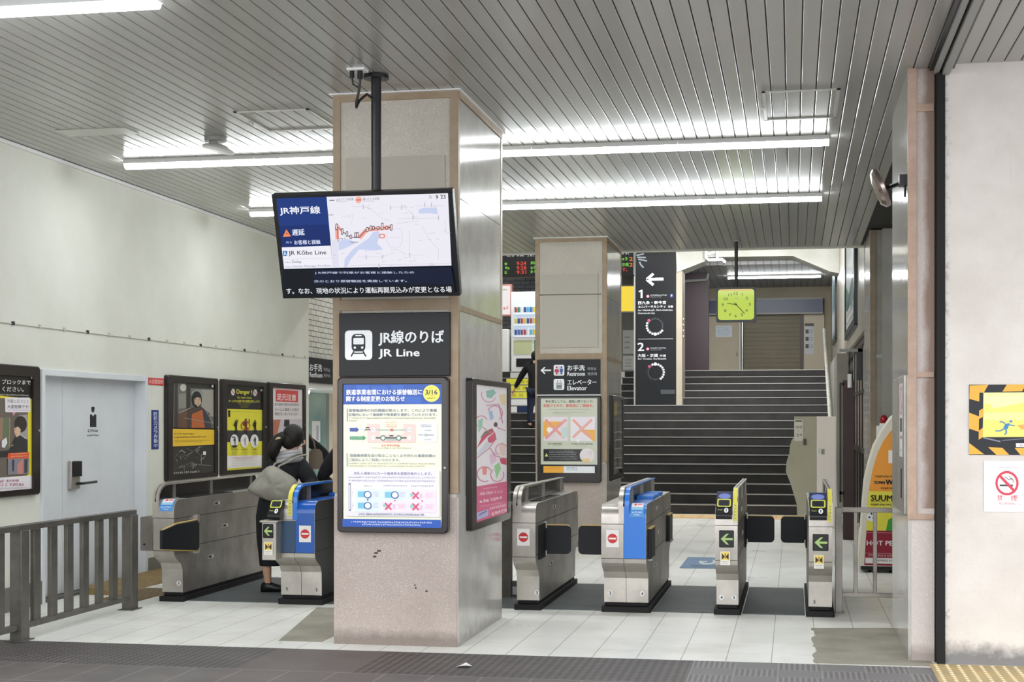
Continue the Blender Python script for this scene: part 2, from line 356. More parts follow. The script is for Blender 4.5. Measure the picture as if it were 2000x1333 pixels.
# enclosing walls further in
GREYW = m_mottled('grey_wall', 'a3a19a', '8e8c85', .7, 1.5); DARKW = m_mottled('dark_wall', '6e6b66', '5f5c58', .7, 1.5)
m = mat('pale_brick', 'c9c7be', .6); t, b = tree(m)
br = t.nodes.new('ShaderNodeTexBrick'); p, x, y, z = geo(t); cb = t.nodes.new('ShaderNodeCombineXYZ'); t.links.new((x + y).s, cb.inputs[0]); t.links.new(z.s, cb.inputs[1])
t.links.new(cb.outputs[0], br.inputs['Vector']); br.inputs['Scale'].default_value = 1; br.inputs['Brick Width'].default_value = .23; br.inputs['Row Height'].default_value = .078; br.inputs['Mortar Size'].default_value = .0055
br.inputs['Color1'].default_value = lin('cfcdc5'); br.inputs['Color2'].default_value = lin('c2c0b7'); br.inputs['Mortar'].default_value = lin('4c4a46'); t.links.new(br.outputs[0], b.inputs['Base Color'])
BRICK = m
mb = MB(); mb.box(-7.1, -6.85, 18.93, 26, 2.12, 5.6, BRICK).box(-6.86, XW - .01, 18.93, 19.0, 0, 5.6, WALLM)
mb.build('wall_restroom_front', kind='structure', smooth=0)
TEAL = m_mottled('teal_glass_partition', '9dbab8', '86a5a4', .2, 1)
mb = MB(); mb.box(-7.9, -7.8, 19.0, 24.2, 0, 2.12, TEAL).box(-7.9, -7.79, 24.2, 24.32, 0, 2.12, GREYP).box(-7.9, -7.8, 24.32, 26, 0, 2.12, mat('cream_panel', 'dcd8c6', .6)).box(-7.8, -6.85, 19.0, 26, 2.05, 2.12, WHITE)
mb.build('wall_restroom', kind='structure', smooth=0)
mb = MB(); mb.box(-9.2, -9, 6.4, 40, 0, 5.6, GREYW).build('wall_far_left', kind='structure', smooth=0)
m = mat('grey_brick', '77787a', .6); t, b = tree(m); br = t.nodes.new('ShaderNodeTexBrick'); p, x, y, z = geo(t); cb = t.nodes.new('ShaderNodeCombineXYZ'); t.links.new((x + y).s, cb.inputs[0]); t.links.new(z.s, cb.inputs[1])
t.links.new(cb.outputs[0], br.inputs['Vector']); br.inputs['Scale'].default_value = 1; br.inputs['Brick Width'].default_value = .25; br.inputs['Row Height'].default_value = .1; br.inputs['Mortar Size'].default_value = .008
br.inputs['Color1'].default_value = lin('85878a'); br.inputs['Color2'].default_value = lin('74767a'); br.inputs['Mortar'].default_value = lin('4a4a4c'); t.links.new(br.outputs[0], b.inputs['Base Color'])
MB().box(-9, -5.9, 36.6, 36.8, 2.7, 5.6, m).box(-5.9, -3.2, 36.6, 36.8, 2.7, 5.6, GREYW).build('wall_rear_left', kind='structure', smooth=0)
BEIGE = m_mottled('beige_shutter_wall', 'a39a83', '958c76', .6, 1)
MB().box(-3.2, 2.5, 37.21, 37.4, 2.7, 5.6, BEIGE).build('wall_rear', kind='structure', smooth=0)
m = mat('corrugated_ceiling', 'a9aaab', .45); t, b = tree(m); p, x, y, z = geo(t); bump(t, b, (x.mod(.16)).lt(.08), .8, .03)
t.links.new(mix(t, (x.mod(.16)).lt(.03), 'b3b4b5', '8b8c8e'), b.inputs['Base Color'])
MB().box(-9.2, 2.5, 20.07, 38, 5.3, 5.5, m).box(-3.15, 1.04, 31.7, 37.2, 4.885, 5.0, m).build('ceiling_concourse', kind='structure', smooth=0)
# right-hand side: outer wall, office wall, bulkhead
m = m_mottled('street_wall_plaster', 'e6dfd8', 'd6cec6', .8, 2.2); t, b = tree(m); p, x, y, z = geo(t)
lnk = b.inputs['Base Color'].links[0].from_socket
sk = ramp(t, z + noise(t, p, 7, 5, .7) * .22 - .11, .16, .05); cr = ramp(t, noise(t, scaled(t, p, (30, 1, .8)), 1, 4, .7), .66, .72); fl = ramp(t, noise(t, p, 55, 4, .7), .66, .73)
e1 = ramp(t, x + noise(t, p, 18, 4, .7) * .08, 1.04, 1.0) * ramp(t, noise(t, p, 26, 4, .7), .5, .6)
c = mix(t, cr * .22, lnk, '6f665e'); c = mix(t, fl * .35, c, 'a09890'); c = mix(t, e1 * .5, c, '7d665c'); c = mix(t, sk * .8, c, '5e5f63')
t.links.new(c, b.inputs['Base Color']); bump(t, b, noise(t, p, 30, 5, .7), .35, .01)
MB().box(.965, 6, 9.97, 10.3, 0, H + .1, m).build('wall_right', kind='structure', smooth=0)
PINK = m_terrazzo('weathered_pink_stone', 'd2c7c1', 'e0d8d4', 'bdaea8', '8a7d75'); t, b = tree(PINK); p, x, y, z = geo(t)
lnk = b.inputs['Base Color'].links[0].from_socket
rs = ramp(t, x + noise(t, p, 3.2, 4, .6) * .12, .885, .93) * (z.gt(1.0)); t.links.new(mix(t, rs * .75, lnk, '8a6a55'), b.inputs['Base Color'])
mb = MB(); mb.box(.905, .97, 10.03, 11.6, 0, H, BLACKM).box(.755, .905, 10.06, 11.64, 0, H, PINK).build('wall_right_end', kind='structure', smooth=0)
mb = MB(); mb.box(.738, .755, 10.055, 11.64, 0, H, STONEP).build('trim_2', kind='structure', smooth=0)
mb = MB(); mb.box(.735, .79, 10.035, 10.06, .93, H, PT := m_mottled('peach_painted_trim', 'c5aa97', 'b39683', .55, 9)).box(.79, .9, 10.04, 10.06, .93, .965, PT).box(.79, .9, 10.04, 10.06, 1.86, 1.895, PT).box(.79, .9, 10.04, 10.06, 3.6, 3.65, PT)
mb.build('trim_3', kind='structure', smooth=0)
mb = MB(); mb.box(1.6, 1.75, 10.3, 18.6, 0, H, GREYW).box(1.05, 3, 18.4, 40, 0, 5.6, GREYW); mb.build('wall_office', kind='structure', smooth=0)
mb = MB(); mb.box(.9, 1.05, 19.72, 37.2, 2.76, 5.6, WALLB := m_mottled('warm_grey_panel_wall', 'a9a498', '9a9589', .25, .7)); mb.build('wall_bulkhead', kind='structure', smooth=0)
MB().box(.72, .9, 25.6, 37.2, 0, 2.72, m_mottled('stair_side_wall', '8d8b84', '7c7a74', .7, 2)).build('wall_stair_side', kind='structure', smooth=0)
# shutter guide: channel in the ceiling and dark slot down the wall end
s = thing('shutter_guide', 'dark roller shutter guide running along ceiling and down beside the plaster wall', 'shutter guide', (.94, 9.95, 0))
MB().box(.865, .895, 6.4, 10.0, H - .03, H + .01, BLACK).box(.99, 1.02, 6.4, 10.0, H - .03, H + .01, BLACK).box(.895, .925, 6.4, 10.0, H - .055, H + .01, GREYP).box(.945, .99, 6.4, 10.0, H - .07, H + .01, GREYP).box(.92, .95, 6.4, 10.0, H - .02, H + .01, BLACK).build('ceiling_channel', s)
MB().box(.913, .962, 9.955, 10.02, 0, H - .05, BLACKM).build('wall_channel', s)
MB().box(-9, -6.66, 18.7, 18.93, 0, 5.6, GREYW).build('wall_light_block', kind='structure', smooth=0)  # unseen wall added to stop sky light leaking in behind the left wall

# ================================================================== pillars
def pillar(y0, label, seamz):
    y1 = y0 + 1.58; x0, x1 = -3.19, -2.30
    t = thing('pillar', label, 'pillar', ((x0 + x1) / 2, (y0 + y1) / 2, 0))
    MB().box(x0 + .004, x1 - .004, y0 + .006, y1 - .006, 1.04, H, TERR).box(x0, x1, y0, y1, 0, 1.04, TERRL).build('shaft', t)
    MB().box(x1 - .004, x1 + .006, y0 + .05, y1 - .05, 1.04, seamz, STONEP).box(x1 - .004, x1 + .006, y0 + .05, y1 - .05, seamz + .006, H - .06, STONEP).box(x1, x1 + .008, y0 + .01, y1, .0, 1.04, STONEP).build('side_cladding', t, 'polished grey stone side panels')
    mb = MB(); zb = 1.07
    mb.box(x0 - .006, x0 + .048, y0 - .008, y0 + .05, zb, H, TAN).box(x1 - .047, x1 + .012, y0 - .008, y0 + .05, zb, H, TAN).box(x0, x1, y0 - .007, y0 + .01, 3.825, H, TAN).box(x0, x1, y0 - .007, y0 + .01, 2.352, 2.425, TAN)
    mb.box(x1, x1 + .0135, y0 + .002, y1, 2.345, 2.385, TAN).box(x1, x1 + .011, y1 - .05, y1 + .01, zb, H, mat('pale_edge_strip', 'c3b9a8', .4)).box(x1, x1 + .015, y0 + .002, y1, H - .055, H, TAN)
    mb.build('trim_frame', t, 'tan painted metal edging', bevel=.002)
    MB().box(x0 - .03, x1 + .03, y0 - .03, y1 + .03, H - .012, H - .001, WHITE).build('ceiling_collar', t)
    return t
p1 = pillar(10.07, 'square stone pillar in the foreground carrying the train line sign', 3.13)
gh = mat('faded_patch', 'b7b0a4', .75)
MB().box(-3.10, -2.385, 10.062, 10.0755, 2.43, 3.43, gh).build('faded_patch', p1, 'darker rectangle where an old sign hung')
mb = MB(); k = mat('scuff', '4a3f38', .8)
for x, z, a in ((-2.89, .64, .5), (-2.87, .655, .4), (-2.90, .615, .6), (-2.6, .42, 1.4), (-2.595, .4, 1.8), (-2.52, .38, 2.0)):
    dx, dz = math.cos(a) * .025, math.sin(a) * .025; mb.box(x - .004, x + abs(dx), 10.0685, 10.071, z, z + .012, k)
mb.build('scuff_mark', p1)
p2 = pillar(18.42, 'square stone pillar behind the gates with the restroom and elevator sign', 3.13)
MB().box(-3.10, -2.40, 18.412, 18.4255, 2.50, 3.42, mat('faded_patch_light', 'bab4a9', .75)).build('faded_patch', p2)
MB().box(-3.14, -2.36, 18.41, 18.424, 3.158, 3.168, mat('joint_dark', '55504a', .8)).build('joint_line', p2)
t = thing('pillar', 'slim stone pillar beside the office windows at the right', 'pillar', (1.03, 19.0, 0))
MB().box(.92, 1.17, 18.42, 19.9, 0, H, m_mottled('grey_pillar_stone', '8f8b83', '7f7b74', .6, 4)).build('shaft', t)
MB().box(.908, .975, 18.41, 18.44, 0, H, m_mottled('brown_trim', '8a7a66', '7b6c5a', .5, 8)).box(.975, 1.17, 18.41, 18.43, 2.34, 2.38, GREYP).build('trim_frame', t)
MB().box(.905, .921, 18.46, 19.88, 0, H, STONEP).build('side_cladding', t)

# ------------------------------------------------------------------ signs on pillar 1
FX, FU, FN = (1, 0, 0), (0, 0, -1), (0, -1, 0)         # a sheet facing the street
t = thing('station_sign', 'large black train line sign with white train symbol on foreground pillar', 'sign', (-2.74, 10.06, 1.887))
MB().box(-3.142, -2.341, 10.035, 10.07, 1.887, 2.332, SIGNBK).build('sign_board', t, bevel=.004)
a = Art((-3.142, 10.0345, 2.332), FX, FU, FN, .801, .445, [(75, 35), (715, 35), (715, 393), (75, 393)])
Wt = 'f2f4f6'
a.rr(110, 133, 269, 300, 22, Wt)
a.rr(149, 153, 229, 252, 24, '121418').rr(159, 176, 220, 212, 5, Wt).rr(170, 158, 208, 166, 3, Wt).disc(168, 230, 7, Wt).disc(211, 230, 7, Wt)
a.line([(163, 250), (146, 280)], 8, '121418').line([(215, 250), (232, 280)], 8, '121418').line([(158, 262), (220, 262)], 6, '121418')
a.text('JR線のりば', 307, 680, 178, 84, Wt, bold=.03).text('JR Line', 307, 541, 267, 54, Wt, bold=.035)
a.build('lettering', t, 'white train pictogram and lettering')

def qp(zx, zy, sc_, ox=0, oy=0): return (zx / sc_ + ox, zy / sc_ + oy)
# big notice on pillar 1 (drawn in the units of two zooms: upper one, lower one shifted by 1252)
def B(y): return y + 1252
a = Art((-3.103, 10.013, 1.831), FX, FU, FN, .708, .997, [(217, 135), (1738, 135), (1728, B(1135)), (198, B(1135))], emit=.02, coat=.3)
a.sheet('fbfadf'); BL, NV = '2456b4', '5f6f96'
a.put([(217, 135), (1738, 135), (1736, 450), (212, 452)], BL)
for q in ((420, 150, 620, 250), (660, 170, 900, 230), (1180, 330, 1420, 440), (600, 380, 820, 445), (960, 150, 1150, 210)): a.rect(*q, '2f66c4')
a.text('鉄道事業者間における振替輸送に', 262, 1436, 258, 84, 'ffffff', bold=.035).text('関する制度変更のお知らせ', 262, 1172, 362, 84, 'ffffff', bold=.035)
a.disc(1583, 283, 130, 'fdf266', 132).text('3/16', 1490, 1672, 262, 74, '4a4a40', bold=.04).fine(1540, 1620, 200, 18, 'a09a50').fine(1530, 1630, 318, 16, 'a09a50').fine(1515, 1645, 356, 24, '8a8440')
a.rect(272, 515, 282, 722, NV)
a.text('振替輸送時の対応範囲が拡大します。これにより乗継', 300, 1665, 545, 46, NV, bold=.012).text('区間内において乗換駅や降車駅を選択していただけます。', 300, 1665, 612, 46, NV, bold=.012)
a.fine(305, 1650, 668, 24, 'a9a792', seed=1).fine(305, 425, 710, 20, 'a9a792', seed=2)
a.rect(590, 760, 775, 1055, 'f8d3cc').rect(1150, 760, 1330, 1055, 'f8d3cc').rect(590, 925, 1330, 1055, 'f8d3cc').rect(1360, 740, 1670, 1040, 'f1f0ee')
a.put([(315, 822), (415, 822), (415, 805), (455, 850), (415, 892), (415, 878), (315, 878)], '3d55a6').put([(315, 955), (525, 955), (525, 938), (566, 978), (525, 1018), (525, 1005), (315, 1005)], '3f9a6b').fine(330, 520, 980, 16, 'c5e6d2')
a.line([(545, 850), (640, 850)], 14, '2a2f55').line([(720, 850), (1220, 850)], 20, 'b9c9c4').line([(720, 978), (1200, 978)], 22, '37574e')
for x in (515, 685, 1245): a.disc(x, 850, 34, 'eef2ff').fine(x - 20, x + 20, 850, 18, '8890b8')
for x in (685, 1237): a.disc(x, 978, 34, 'fdfdfd').fine(x - 20, x + 20, 978, 16, '88a098')
for x in (835, 1078): a.disc(x, 980, 42, '2f7a63').disc(x, 980, 27, 'e8fff4')
a.rect(565, 808, 622, 826, '20222e').rect(935, 935, 995, 953, '20222e').rect(890, 995, 1030, 1022, 'aebfba')
a.line([(950, 828), (995, 872)], 12, 'e0574e').line([(995, 828), (950, 872)], 12, 'e0574e')
for y, h, c in ((730, 18, 'f0b9a8'), (765, 18, 'f0b9a8'), (800, 18, 'e9a090')): a.fine(875, 1055, y, h, c)
a.fine(830, 1130, 1040, 12, 'e0a9a4').fine(815, 1095, 1098, 34, 'e8766c', seed=4).fine(650, 1275, 1138, 22, 'b3c0a4', seed=5)
for y in (775, 800, 858, 930, 1002): a.fine(1420 if y < 850 else 1475, 1590, y, 18, 'b9bcd0', seed=y)
a.fine(1378, 1460, 930, 20, '8f9cb0').fine(1530, 1640, 930, 20, '8f9cb0').disc(1495, 930, 20, '5d9a86').disc(1495, 930, 12, 'f1f0ee')
a.rect(268, 1215, 278, B(185), NV)
a.text('振替乗車票を受け取ることなくお手持ちの乗車券類の', 315, 1645, 1255, 46, NV, bold=.012).text('ご提示によりご利用いただけます。', 298, 1095, B(72), 46, NV, bold=.012)
a.fine(295, 1648, B(130), 24, 'b5b39a', seed=6).fine(295, 1490, B(172), 22, 'b5b39a', seed=7)
a.rect(243, B(232), 1708, B(965), 'e9e6ee')
a.text('改札入場後のICカード乗車券を振替対象外とします。', 380, 1590, B(287), 48, '5a4b8c', bold=.012)
a.fine(295, 1650, B(350), 28, 'b4b0c4', seed=8).fine(300, 1640, B(402), 26, 'b4b0c4', seed=9)
a.rect(295, B(440), 330, B(885), '8a8a92').rect(303, B(470), 322, B(860), 'e4e4ea').rect(342, B(455), 1650, B(895), 'f8f7fa')
for x in (360,):
    for y in (585, 630, 755, 795, 835): a.fine(x - 12, x + 12, B(y), 18, '8c88a0')
a.fine(535, 665, B(487), 26, 'a5a3b8', seed=10).fine(845, 1210, B(478), 26, 'a5a3b8', seed=11).fine(1265, 1630, B(480), 26, 'a5a3b8', seed=12)
a.rect(400, B(530), 805, B(895), 'ddeafa').rect(815, B(530), 1235, B(715), 'ddeafa').rect(815, B(715), 1235, B(895), 'fbe2ee').rect(1245, B(530), 1650, B(895), 'fbe2ee')
def card(x, y): a.rr(x, B(y), x + 150, B(y + 95), 14, '7cc4dc')
card(440, 570); card(440, 750); card(862, 575)
for x, y in ((1255, 590), (835, 760), (1255, 770)): a.rr(x, B(y), x + 50, B(y + 60), 10, '9ccfc8').rr(x + 150, B(y + 10), x + 190, B(y + 85), 8, 'd9c9dc')
for x, y in ((685, 580), (685, 755), (1100, 580)):
    for i in range(4): a.fine(x, x + 80, B(y + i * 22), 12, 'd8c4dd', seed=i + x)
for x, y in ((1490, 590), (1060, 765), (1490, 765)):
    for i in range(4): a.fine(x, x + 120, B(y + i * 22), 10, 'e9b9cf', seed=i + x)
for x, y in ((598, 622), (1021, 624), (598, 797)): a.disc(x, B(y), 48, 'eef6fd').ring(x, B(y), 58, 44, '2f529a')
for x, y in ((1342, 628), (918, 803), (1342, 805)): a.line([(x - 48, B(y - 52)), (x + 48, B(y + 52))], 22, 'd94a72').line([(x + 48, B(y - 52)), (x - 48, B(y + 52))], 22, 'd94a72')
for x, y, c in ((597, 708, '3a3f66'), (1020, 712, 'c46a6a'), (1442, 715, 'c24a62')): a.put([(x - 14, B(y - 12)), (x + 14, B(y - 12)), (x, B(y + 16))], c)
a.fine(450, 1480, B(930), 34, '9c98b0', seed=13)
a.put([(205, B(1008)), (1727, B(1008)), (1728, B(1135)), (198, B(1135))], BL).fine(335, 1590, B(1055), 28, 'd6e2f8', seed=14).fine(510, 1420, B(1095), 26, 'd6e2f8', seed=15)
t = case('poster_case', 'brown display case with white and blue transport notice on foreground pillar front', 'poster', (-3.146, 10.066, 1.881), FX, FU, FN, .797, 1.088, (.04, .046, .044, .042), .062, a)
MB().cyl((-2.37, 10.0, 1.25), (-2.37, 10.012, 1.25), .007, STEEL).build('lock', t)
# pink poster on the side of pillar 1 (faces +x)
SX, SN = (0, 1, 0), (1, 0, 0)
a = Art((-2.2555, 10.465, 1.838), SX, FU, SN, 1.2, .998, [(145, 135), (395, 160), (390, 1150), (140, 1230)], emit=.1, coat=.3)
a.sheet('f4eef1')
def blob(pts, c): a.put(pts, c)
PK = 'd15a86'
blob([(230, 185), (290, 170), (310, 200), (270, 245), (235, 235)], '9cc9bd'); blob([(330, 215), (385, 205), (385, 300), (350, 290)], 'f0dcae'); blob([(250, 340), (280, 345), (290, 400), (262, 420)], 'a9c6ea'); blob([(165, 420), (205, 400), (200, 470), (170, 520)], 'a8d3bf')
blob([(155, 640), (205, 530), (275, 485), (310, 500), (240, 545), (190, 600)], 'd4506e'); blob([(240, 560), (300, 510), (310, 570), (270, 600), (245, 590)], 'd9607c'); blob([(180, 560), (215, 510), (280, 478), (250, 520)], '8d7f6a'); blob([(150, 690), (240, 580), (260, 610), (190, 690)], 'dbe2ea')
blob([(330, 620), (360, 590), (385, 620), (372, 700), (340, 690)], 'f2d3cd'); blob([(195, 780), (235, 790), (230, 850), (200, 850)], 'ee9a92'); blob([(290, 780), (330, 750), (345, 800), (310, 880)], 'a5d69c'); blob([(255, 690), (300, 670), (310, 740), (265, 770)], 'eccbe0'); blob([(335, 720), (388, 715), (388, 770), (345, 760)], 'cf4468')
a.ring(300, 360, 62, 55, 'd98cab', a0=200, a1=420).ring(215, 845, 62, 54, 'd98cab', a0=60, a1=330).ring(315, 850, 55, 48, 'd98cab', a0=-30, a1=230).ring(190, 430, 50, 43, 'd98cab', a0=130, a1=340).ring(350, 650, 50, 44, 'd98cab', a0=120, a1=320).ring(250, 215, 60, 54, 'dba4ba', a0=20, a1=200)
for q in ([(150, 720), (250, 640), (310, 560)], [(200, 470), (260, 520), (330, 480)], [(310, 470), (380, 500)], [(260, 640), (300, 700), (380, 720)], [(230, 300), (330, 290), (360, 440)]): a.line(q, 6, 'cf8aa8')
a.disc(303, 452, 14, '5c4352', 20).disc(300, 490, 18, 'f7f2f4', 22)
a.put([(140, 945), (393, 900), (390, 1150), (140, 1230)], 'd9688f')
a.fine(200, 310, 960, 10, 'f5cfdd', yr=945).text('Hello Kitty', 175, 262, 1005, 34, 'fbe6ee', yr=992).fine(262, 350, 992, 22, 'f3bcd0', yr=978).fine(172, 350, 1062, 26, 'fbe6ee', yr=1030).fine(172, 345, 1100, 8, 'f3bcd0', yr=1070)
blob([(147, 1150), (238, 1120), (238, 1175), (147, 1210)], 'b8b4d8'); a.line([(165, 1170), (225, 1135)], 10, '6a5f9c'); a.fine(250, 380, 1118, 16, 'fbe6ee', yr=1085).fine(262, 385, 1160, 26, 'fbe6ee', yr=1125)
t = case('poster_case', 'brown display case with pink travel poster on the foreground pillar side', 'poster', (-2.294, 10.325, 1.885), SX, FU, SN, 1.47, 1.1, (.14, .046, .13, .056), .05, a)
# ------------------------------------------------------------------ signs on pillar 2
y2 = 18.42
t = thing('station_sign', 'black sign with arrow to restroom and elevator on pillar behind gates', 'sign', (-2.77, 18.4, 1.909))
MB().box(-3.166, -2.368, 18.385, 18.42, 1.909, 2.345, SIGNBK).box(-3.17, -2.364, 18.384, 18.42, 1.895, 1.909, WHITE).build('sign_board', t)
a = Art((-3.166, 18.3845, 2.345), FX, FU, FN, .798, .436, [(278, 950), (758, 950), (758, 1215), (278, 1215)])
a.put([(304, 1030), (334, 1002), (343, 1009), (325, 1024), (385, 1024), (385, 1036), (325, 1036), (343, 1052), (334, 1059)], Wt); a.build('arrow_symbol', t); a.mb = MB()
a.rr(405, 988, 486, 1071, 12, Wt).disc(428, 1008, 8, 'c4405c').put([(416, 1020), (440, 1020), (446, 1044), (410, 1044)], 'c4405c').rect(421, 1044, 435, 1062, 'c4405c').disc(464, 1008, 8, '3f5fa6').rect(452, 1018, 476, 1044, '3f5fa6').rect(457, 1044, 471, 1062, '3f5fa6').rect(444.5, 996, 447.5, 1062, '888d96')
a.rr(405, 1097, 486, 1180, 12, Wt).rect(423, 1126, 468, 1172, '8a9096').rect(428, 1131, 463, 1167, 'd5d9dc')
for x in (435, 446, 457): a.disc(x, 1144, 4, '4a4f56').rect(x - 4, 1149, x + 4, 1163, '4a4f56')
a.line([(434, 1107), (434, 1121)], 4, '4a4f56').line([(457, 1107), (457, 1121)], 4, '4a4f56')
a.text('お手洗', 510, 642, 1012, 42, Wt, bold=.025).text('화장실', 662, 727, 1020, 22, 'b9bdc2', bold=.01).text('Restroom', 510, 643, 1057, 32, Wt).text('洗手间', 662, 733, 1059, 24, 'b9bdc2', bold=.01)
a.text('エレベーター', 510, 730, 1121, 40, Wt, bold=.025).text('Elevator', 510, 657, 1166, 34, Wt, bold=.025); a.build('lettering', t)
a = Art((-3.118, 18.374, 1.867), FX, FU, FN, .715, .95, [(130, 150), (885, 150), (885, 1200), (130, 1200)], coat=.3)
a.sheet('0f0f10'); a.rect(130, 150, 885, 1072, 'cfd2bf')
a.text('物を落としても、線路に降りないで!', 195, 822, 199, 36, '4d4f45', bold=.03).text('危険ですから、駅係員にご連絡を。', 165, 835, 257, 46, 'df5b52', bold=.03)
a.fine(230, 800, 310, 10, '9fa392', seed=2).fine(290, 720, 350, 14, '9fa392', seed=3).fine(295, 520, 368, 8, '9fa392', seed=4)
a.rect(168, 412, 492, 748, 'eadfe4').put([(168, 475), (440, 480), (330, 570), (250, 560), (220, 680), (168, 690)], 'f3b04e').disc(245, 590, 34, 'f5f0ee').put([(270, 690), (310, 580), (350, 690)], 'e8d9dc').line([(195, 450), (445, 705)], 34, 'ef9b86').line([(470, 450), (195, 715)], 34, 'e89aa0').rect(405, 550, 490, 700, 'cddad8')
a.rect(530, 412, 855, 748, 'efe6ee').put([(640, 590), (855, 592), (855, 748), (830, 748)], 'f4b553').line([(560, 450), (800, 700)], 34, 'eda898').line([(815, 450), (560, 700)], 34, 'efb0a4').disc(628, 742, 18, 'faf6f4')
a.fine(225, 420, 786, 20, '6d6f62', seed=5).fine(540, 830, 788, 20, '6d6f62', seed=6).fine(290, 400, 812, 8, '9fa392').fine(610, 740, 815, 8, '9fa392')
a.rect(168, 860, 710, 1027, '17181a').put([(185, 962), (232, 962), (208, 915)], 'c6dc66')
for i, y in enumerate((888, 908, 935, 965, 995)): a.fine(245, 610 - (i == 0) * 30, y, 12, 'aab0b2', seed=20 + i)
a.disc(752, 945, 100, 'ece3e4').put([(668, 990), (790, 990), (785, 1040), (720, 1040)], 'f0c98a').line([(755, 930), (800, 885), (800, 960)], 8, 'd7c4cc')
a.rect(168, 1095, 440, 1195, 'f6b23f').rect(440, 1095, 852, 1195, 'eceff2').fine(240, 370, 1110, 14, 'd98a20').fine(185, 410, 1135, 12, 'd98a20').fine(480, 630, 1118, 22, '8f98b4').fine(480, 630, 1145, 14, '8f98b4')
case('poster_case', 'brown display case with track safety poster below the restroom sign', 'poster', (-3.16, 18.415, 1.892), FX, FU, FN, .805, 1.085, (.042, .03, .047, .12), .05, a)
a = Art((-2.2555, 18.85, 1.86), SX, FU, SN, .95, .92, [(1050, 140), (1178, 160), (1178, 1175), (1050, 1195)], coat=.3)
a.sheet('6d6b68'); a.put([(1055, 180), (1105, 185), (1100, 380), (1055, 400)], 'a8923c').rect(1095, 460, 1130, 740, '4a463f').rect(1090, 770, 1140, 860, '3c3a3c').rect(1095, 960, 1130, 1120, '44423c').rect(1110, 950, 1122, 1010, '9a8a5a')
for y in (215, 325, 430, 535): a.line([(1052, y + 8), (1176, y)], 5, 'a9a7a0')
for y in (640, 755, 880, 1015, 1165): a.line([(1052, y + 6), (1080, y - 12), (1150, y - 12), (1176, y)], 9, 'd9dce0')
case('poster_case', 'display case with grey poster on the side of the pillar behind gates', 'poster', (-2.294, 18.68, 1.905), SX, FU, SN, 1.25, 1.09, (.14, .045, .14, .07), .05, a)

# ------------------------------------------------------------------ hanging information screen
tl, blp = Vector((-3.393, 9.35, 3.072)), Vector((-3.393, 9.578, 2.402))
uy = (blp - tl).normalized(); ux = Vector((1, 0, 0)); nn_ = ux.cross(uy) * -1
if nn_.y > 0: nn_ = -nn_
TW, TH = 1.226, (blp - tl).length
t = thing('information_screen', 'black ceiling-hung screen showing a delay notice and route map', 'screen', (-2.76, 9.52, 2.4))
def slab(mb, x0, x1, y0, y1, d0, d1, m):
    P = lambda x, y, d: tl + ux * x + uy * y + nn_ * d
    return mb.add([P(x, y, d) for d in (d0, d1) for x, y in ((x0, y0), (x1, y0), (x1, y1), (x0, y1))], [(0, 1, 2, 3), (4, 7, 6, 5), (0, 4, 5, 1), (1, 5, 6, 2), (2, 6, 7, 3), (3, 7, 4, 0)], m)
mb = MB(); slab(mb, 0, TW, 0, TH, -.07, -.006, BLACK)
for q in ((0, TW, 0, .026), (0, TW, TH - .03, TH), (0, .03, .026, TH - .03), (TW - .03, TW, .026, TH - .03)): slab(mb, *q, -.006, 0, BLACK)
mb.build('cabinet', t, bevel=.004)
Q = [(135, 190), (1790, 140), (1900, 1135), (262, 1170)]
a = Art(tl + nn_ * -.005, ux, uy, nn_, TW, TH, Q, emit=1.0, rough=.2); a.m = lambda c, e=None, a=a: ink(c, a.emit if e is None else e, .2, 0)
a.put([(172, 212), (1752, 168), (1870, 1112), (282, 1150)], '0c1420')
a.put([(178, 212), (642, 205), (692, 668), (234, 686)], '17377e').put([(206, 485), (668, 470), (692, 668), (234, 686)], '122c6c')
a.put([(642, 205), (1752, 172), (1810, 852), (718, 878)], 'eceaf4').put([(234, 686), (692, 668), (718, 878), (258, 888)], 'f0eff8')
a.text('JR神戸線', 214, 586, 345, 82, 'f4f6ff', yr=338, bold=.03)
a.put([(278, 515), (324, 582), (248, 586)], 'f08d5c').disc(284, 555, 6, '5a2a2a').text('遅延', 332, 446, 544, 58, 'e6ecff', yr=540, bold=.03).fine(280, 338, 640, 26, '8ea2d2', yr=638).text('お客様と接触', 354, 596, 638, 42, 'dfe6ff', yr=632, bold=.02)
a.rect(252, 718, 292, 766, '2f6fae').text('A', 258, 286, 742, 38, 'dcecff').text('JR Kōbe Line', 304, 654, 742, 54, '33353f', yr=734, bold=.015).line([(244, 796), (708, 784)], 3, 'c8cad8')
a.fine(275, 328, 826, 12, '8a8ea4').text('Delay', 342, 428, 824, 32, '4a4d5c', yr=822, bold=.01).fine(275, 338, 868, 12, '9a9eb4').text('Human Damage Accident', 346, 700, 866, 28, '8b8fa6', yr=856, bold=.004)
a.line([(672, 244), (718, 243)], 8, '4a4a55').text('止まっている区間', 735, 892, 238, 24, '55565f', yr=232, bold=.01).disc(940, 238, 30, 'f6b4a4', 32).line([(918, 240), (962, 238)], 8, 'a84a44').text('動いている区間', 982, 1128, 231, 24, '55565f', yr=226, bold=.01).fine(735, 835, 256, 8, 'a3a4b2').fine(985, 1085, 250, 8, 'a3a4b2')
a.text('9', 1644, 1666, 212, 36, '33343c').text('23', 1688, 1734, 209, 36, '33343c').fine(1582, 1612, 203, 10, '5a5b64').fine(1582, 1612, 219, 10, '5a5b64')
SEA = 'c9d3f0'
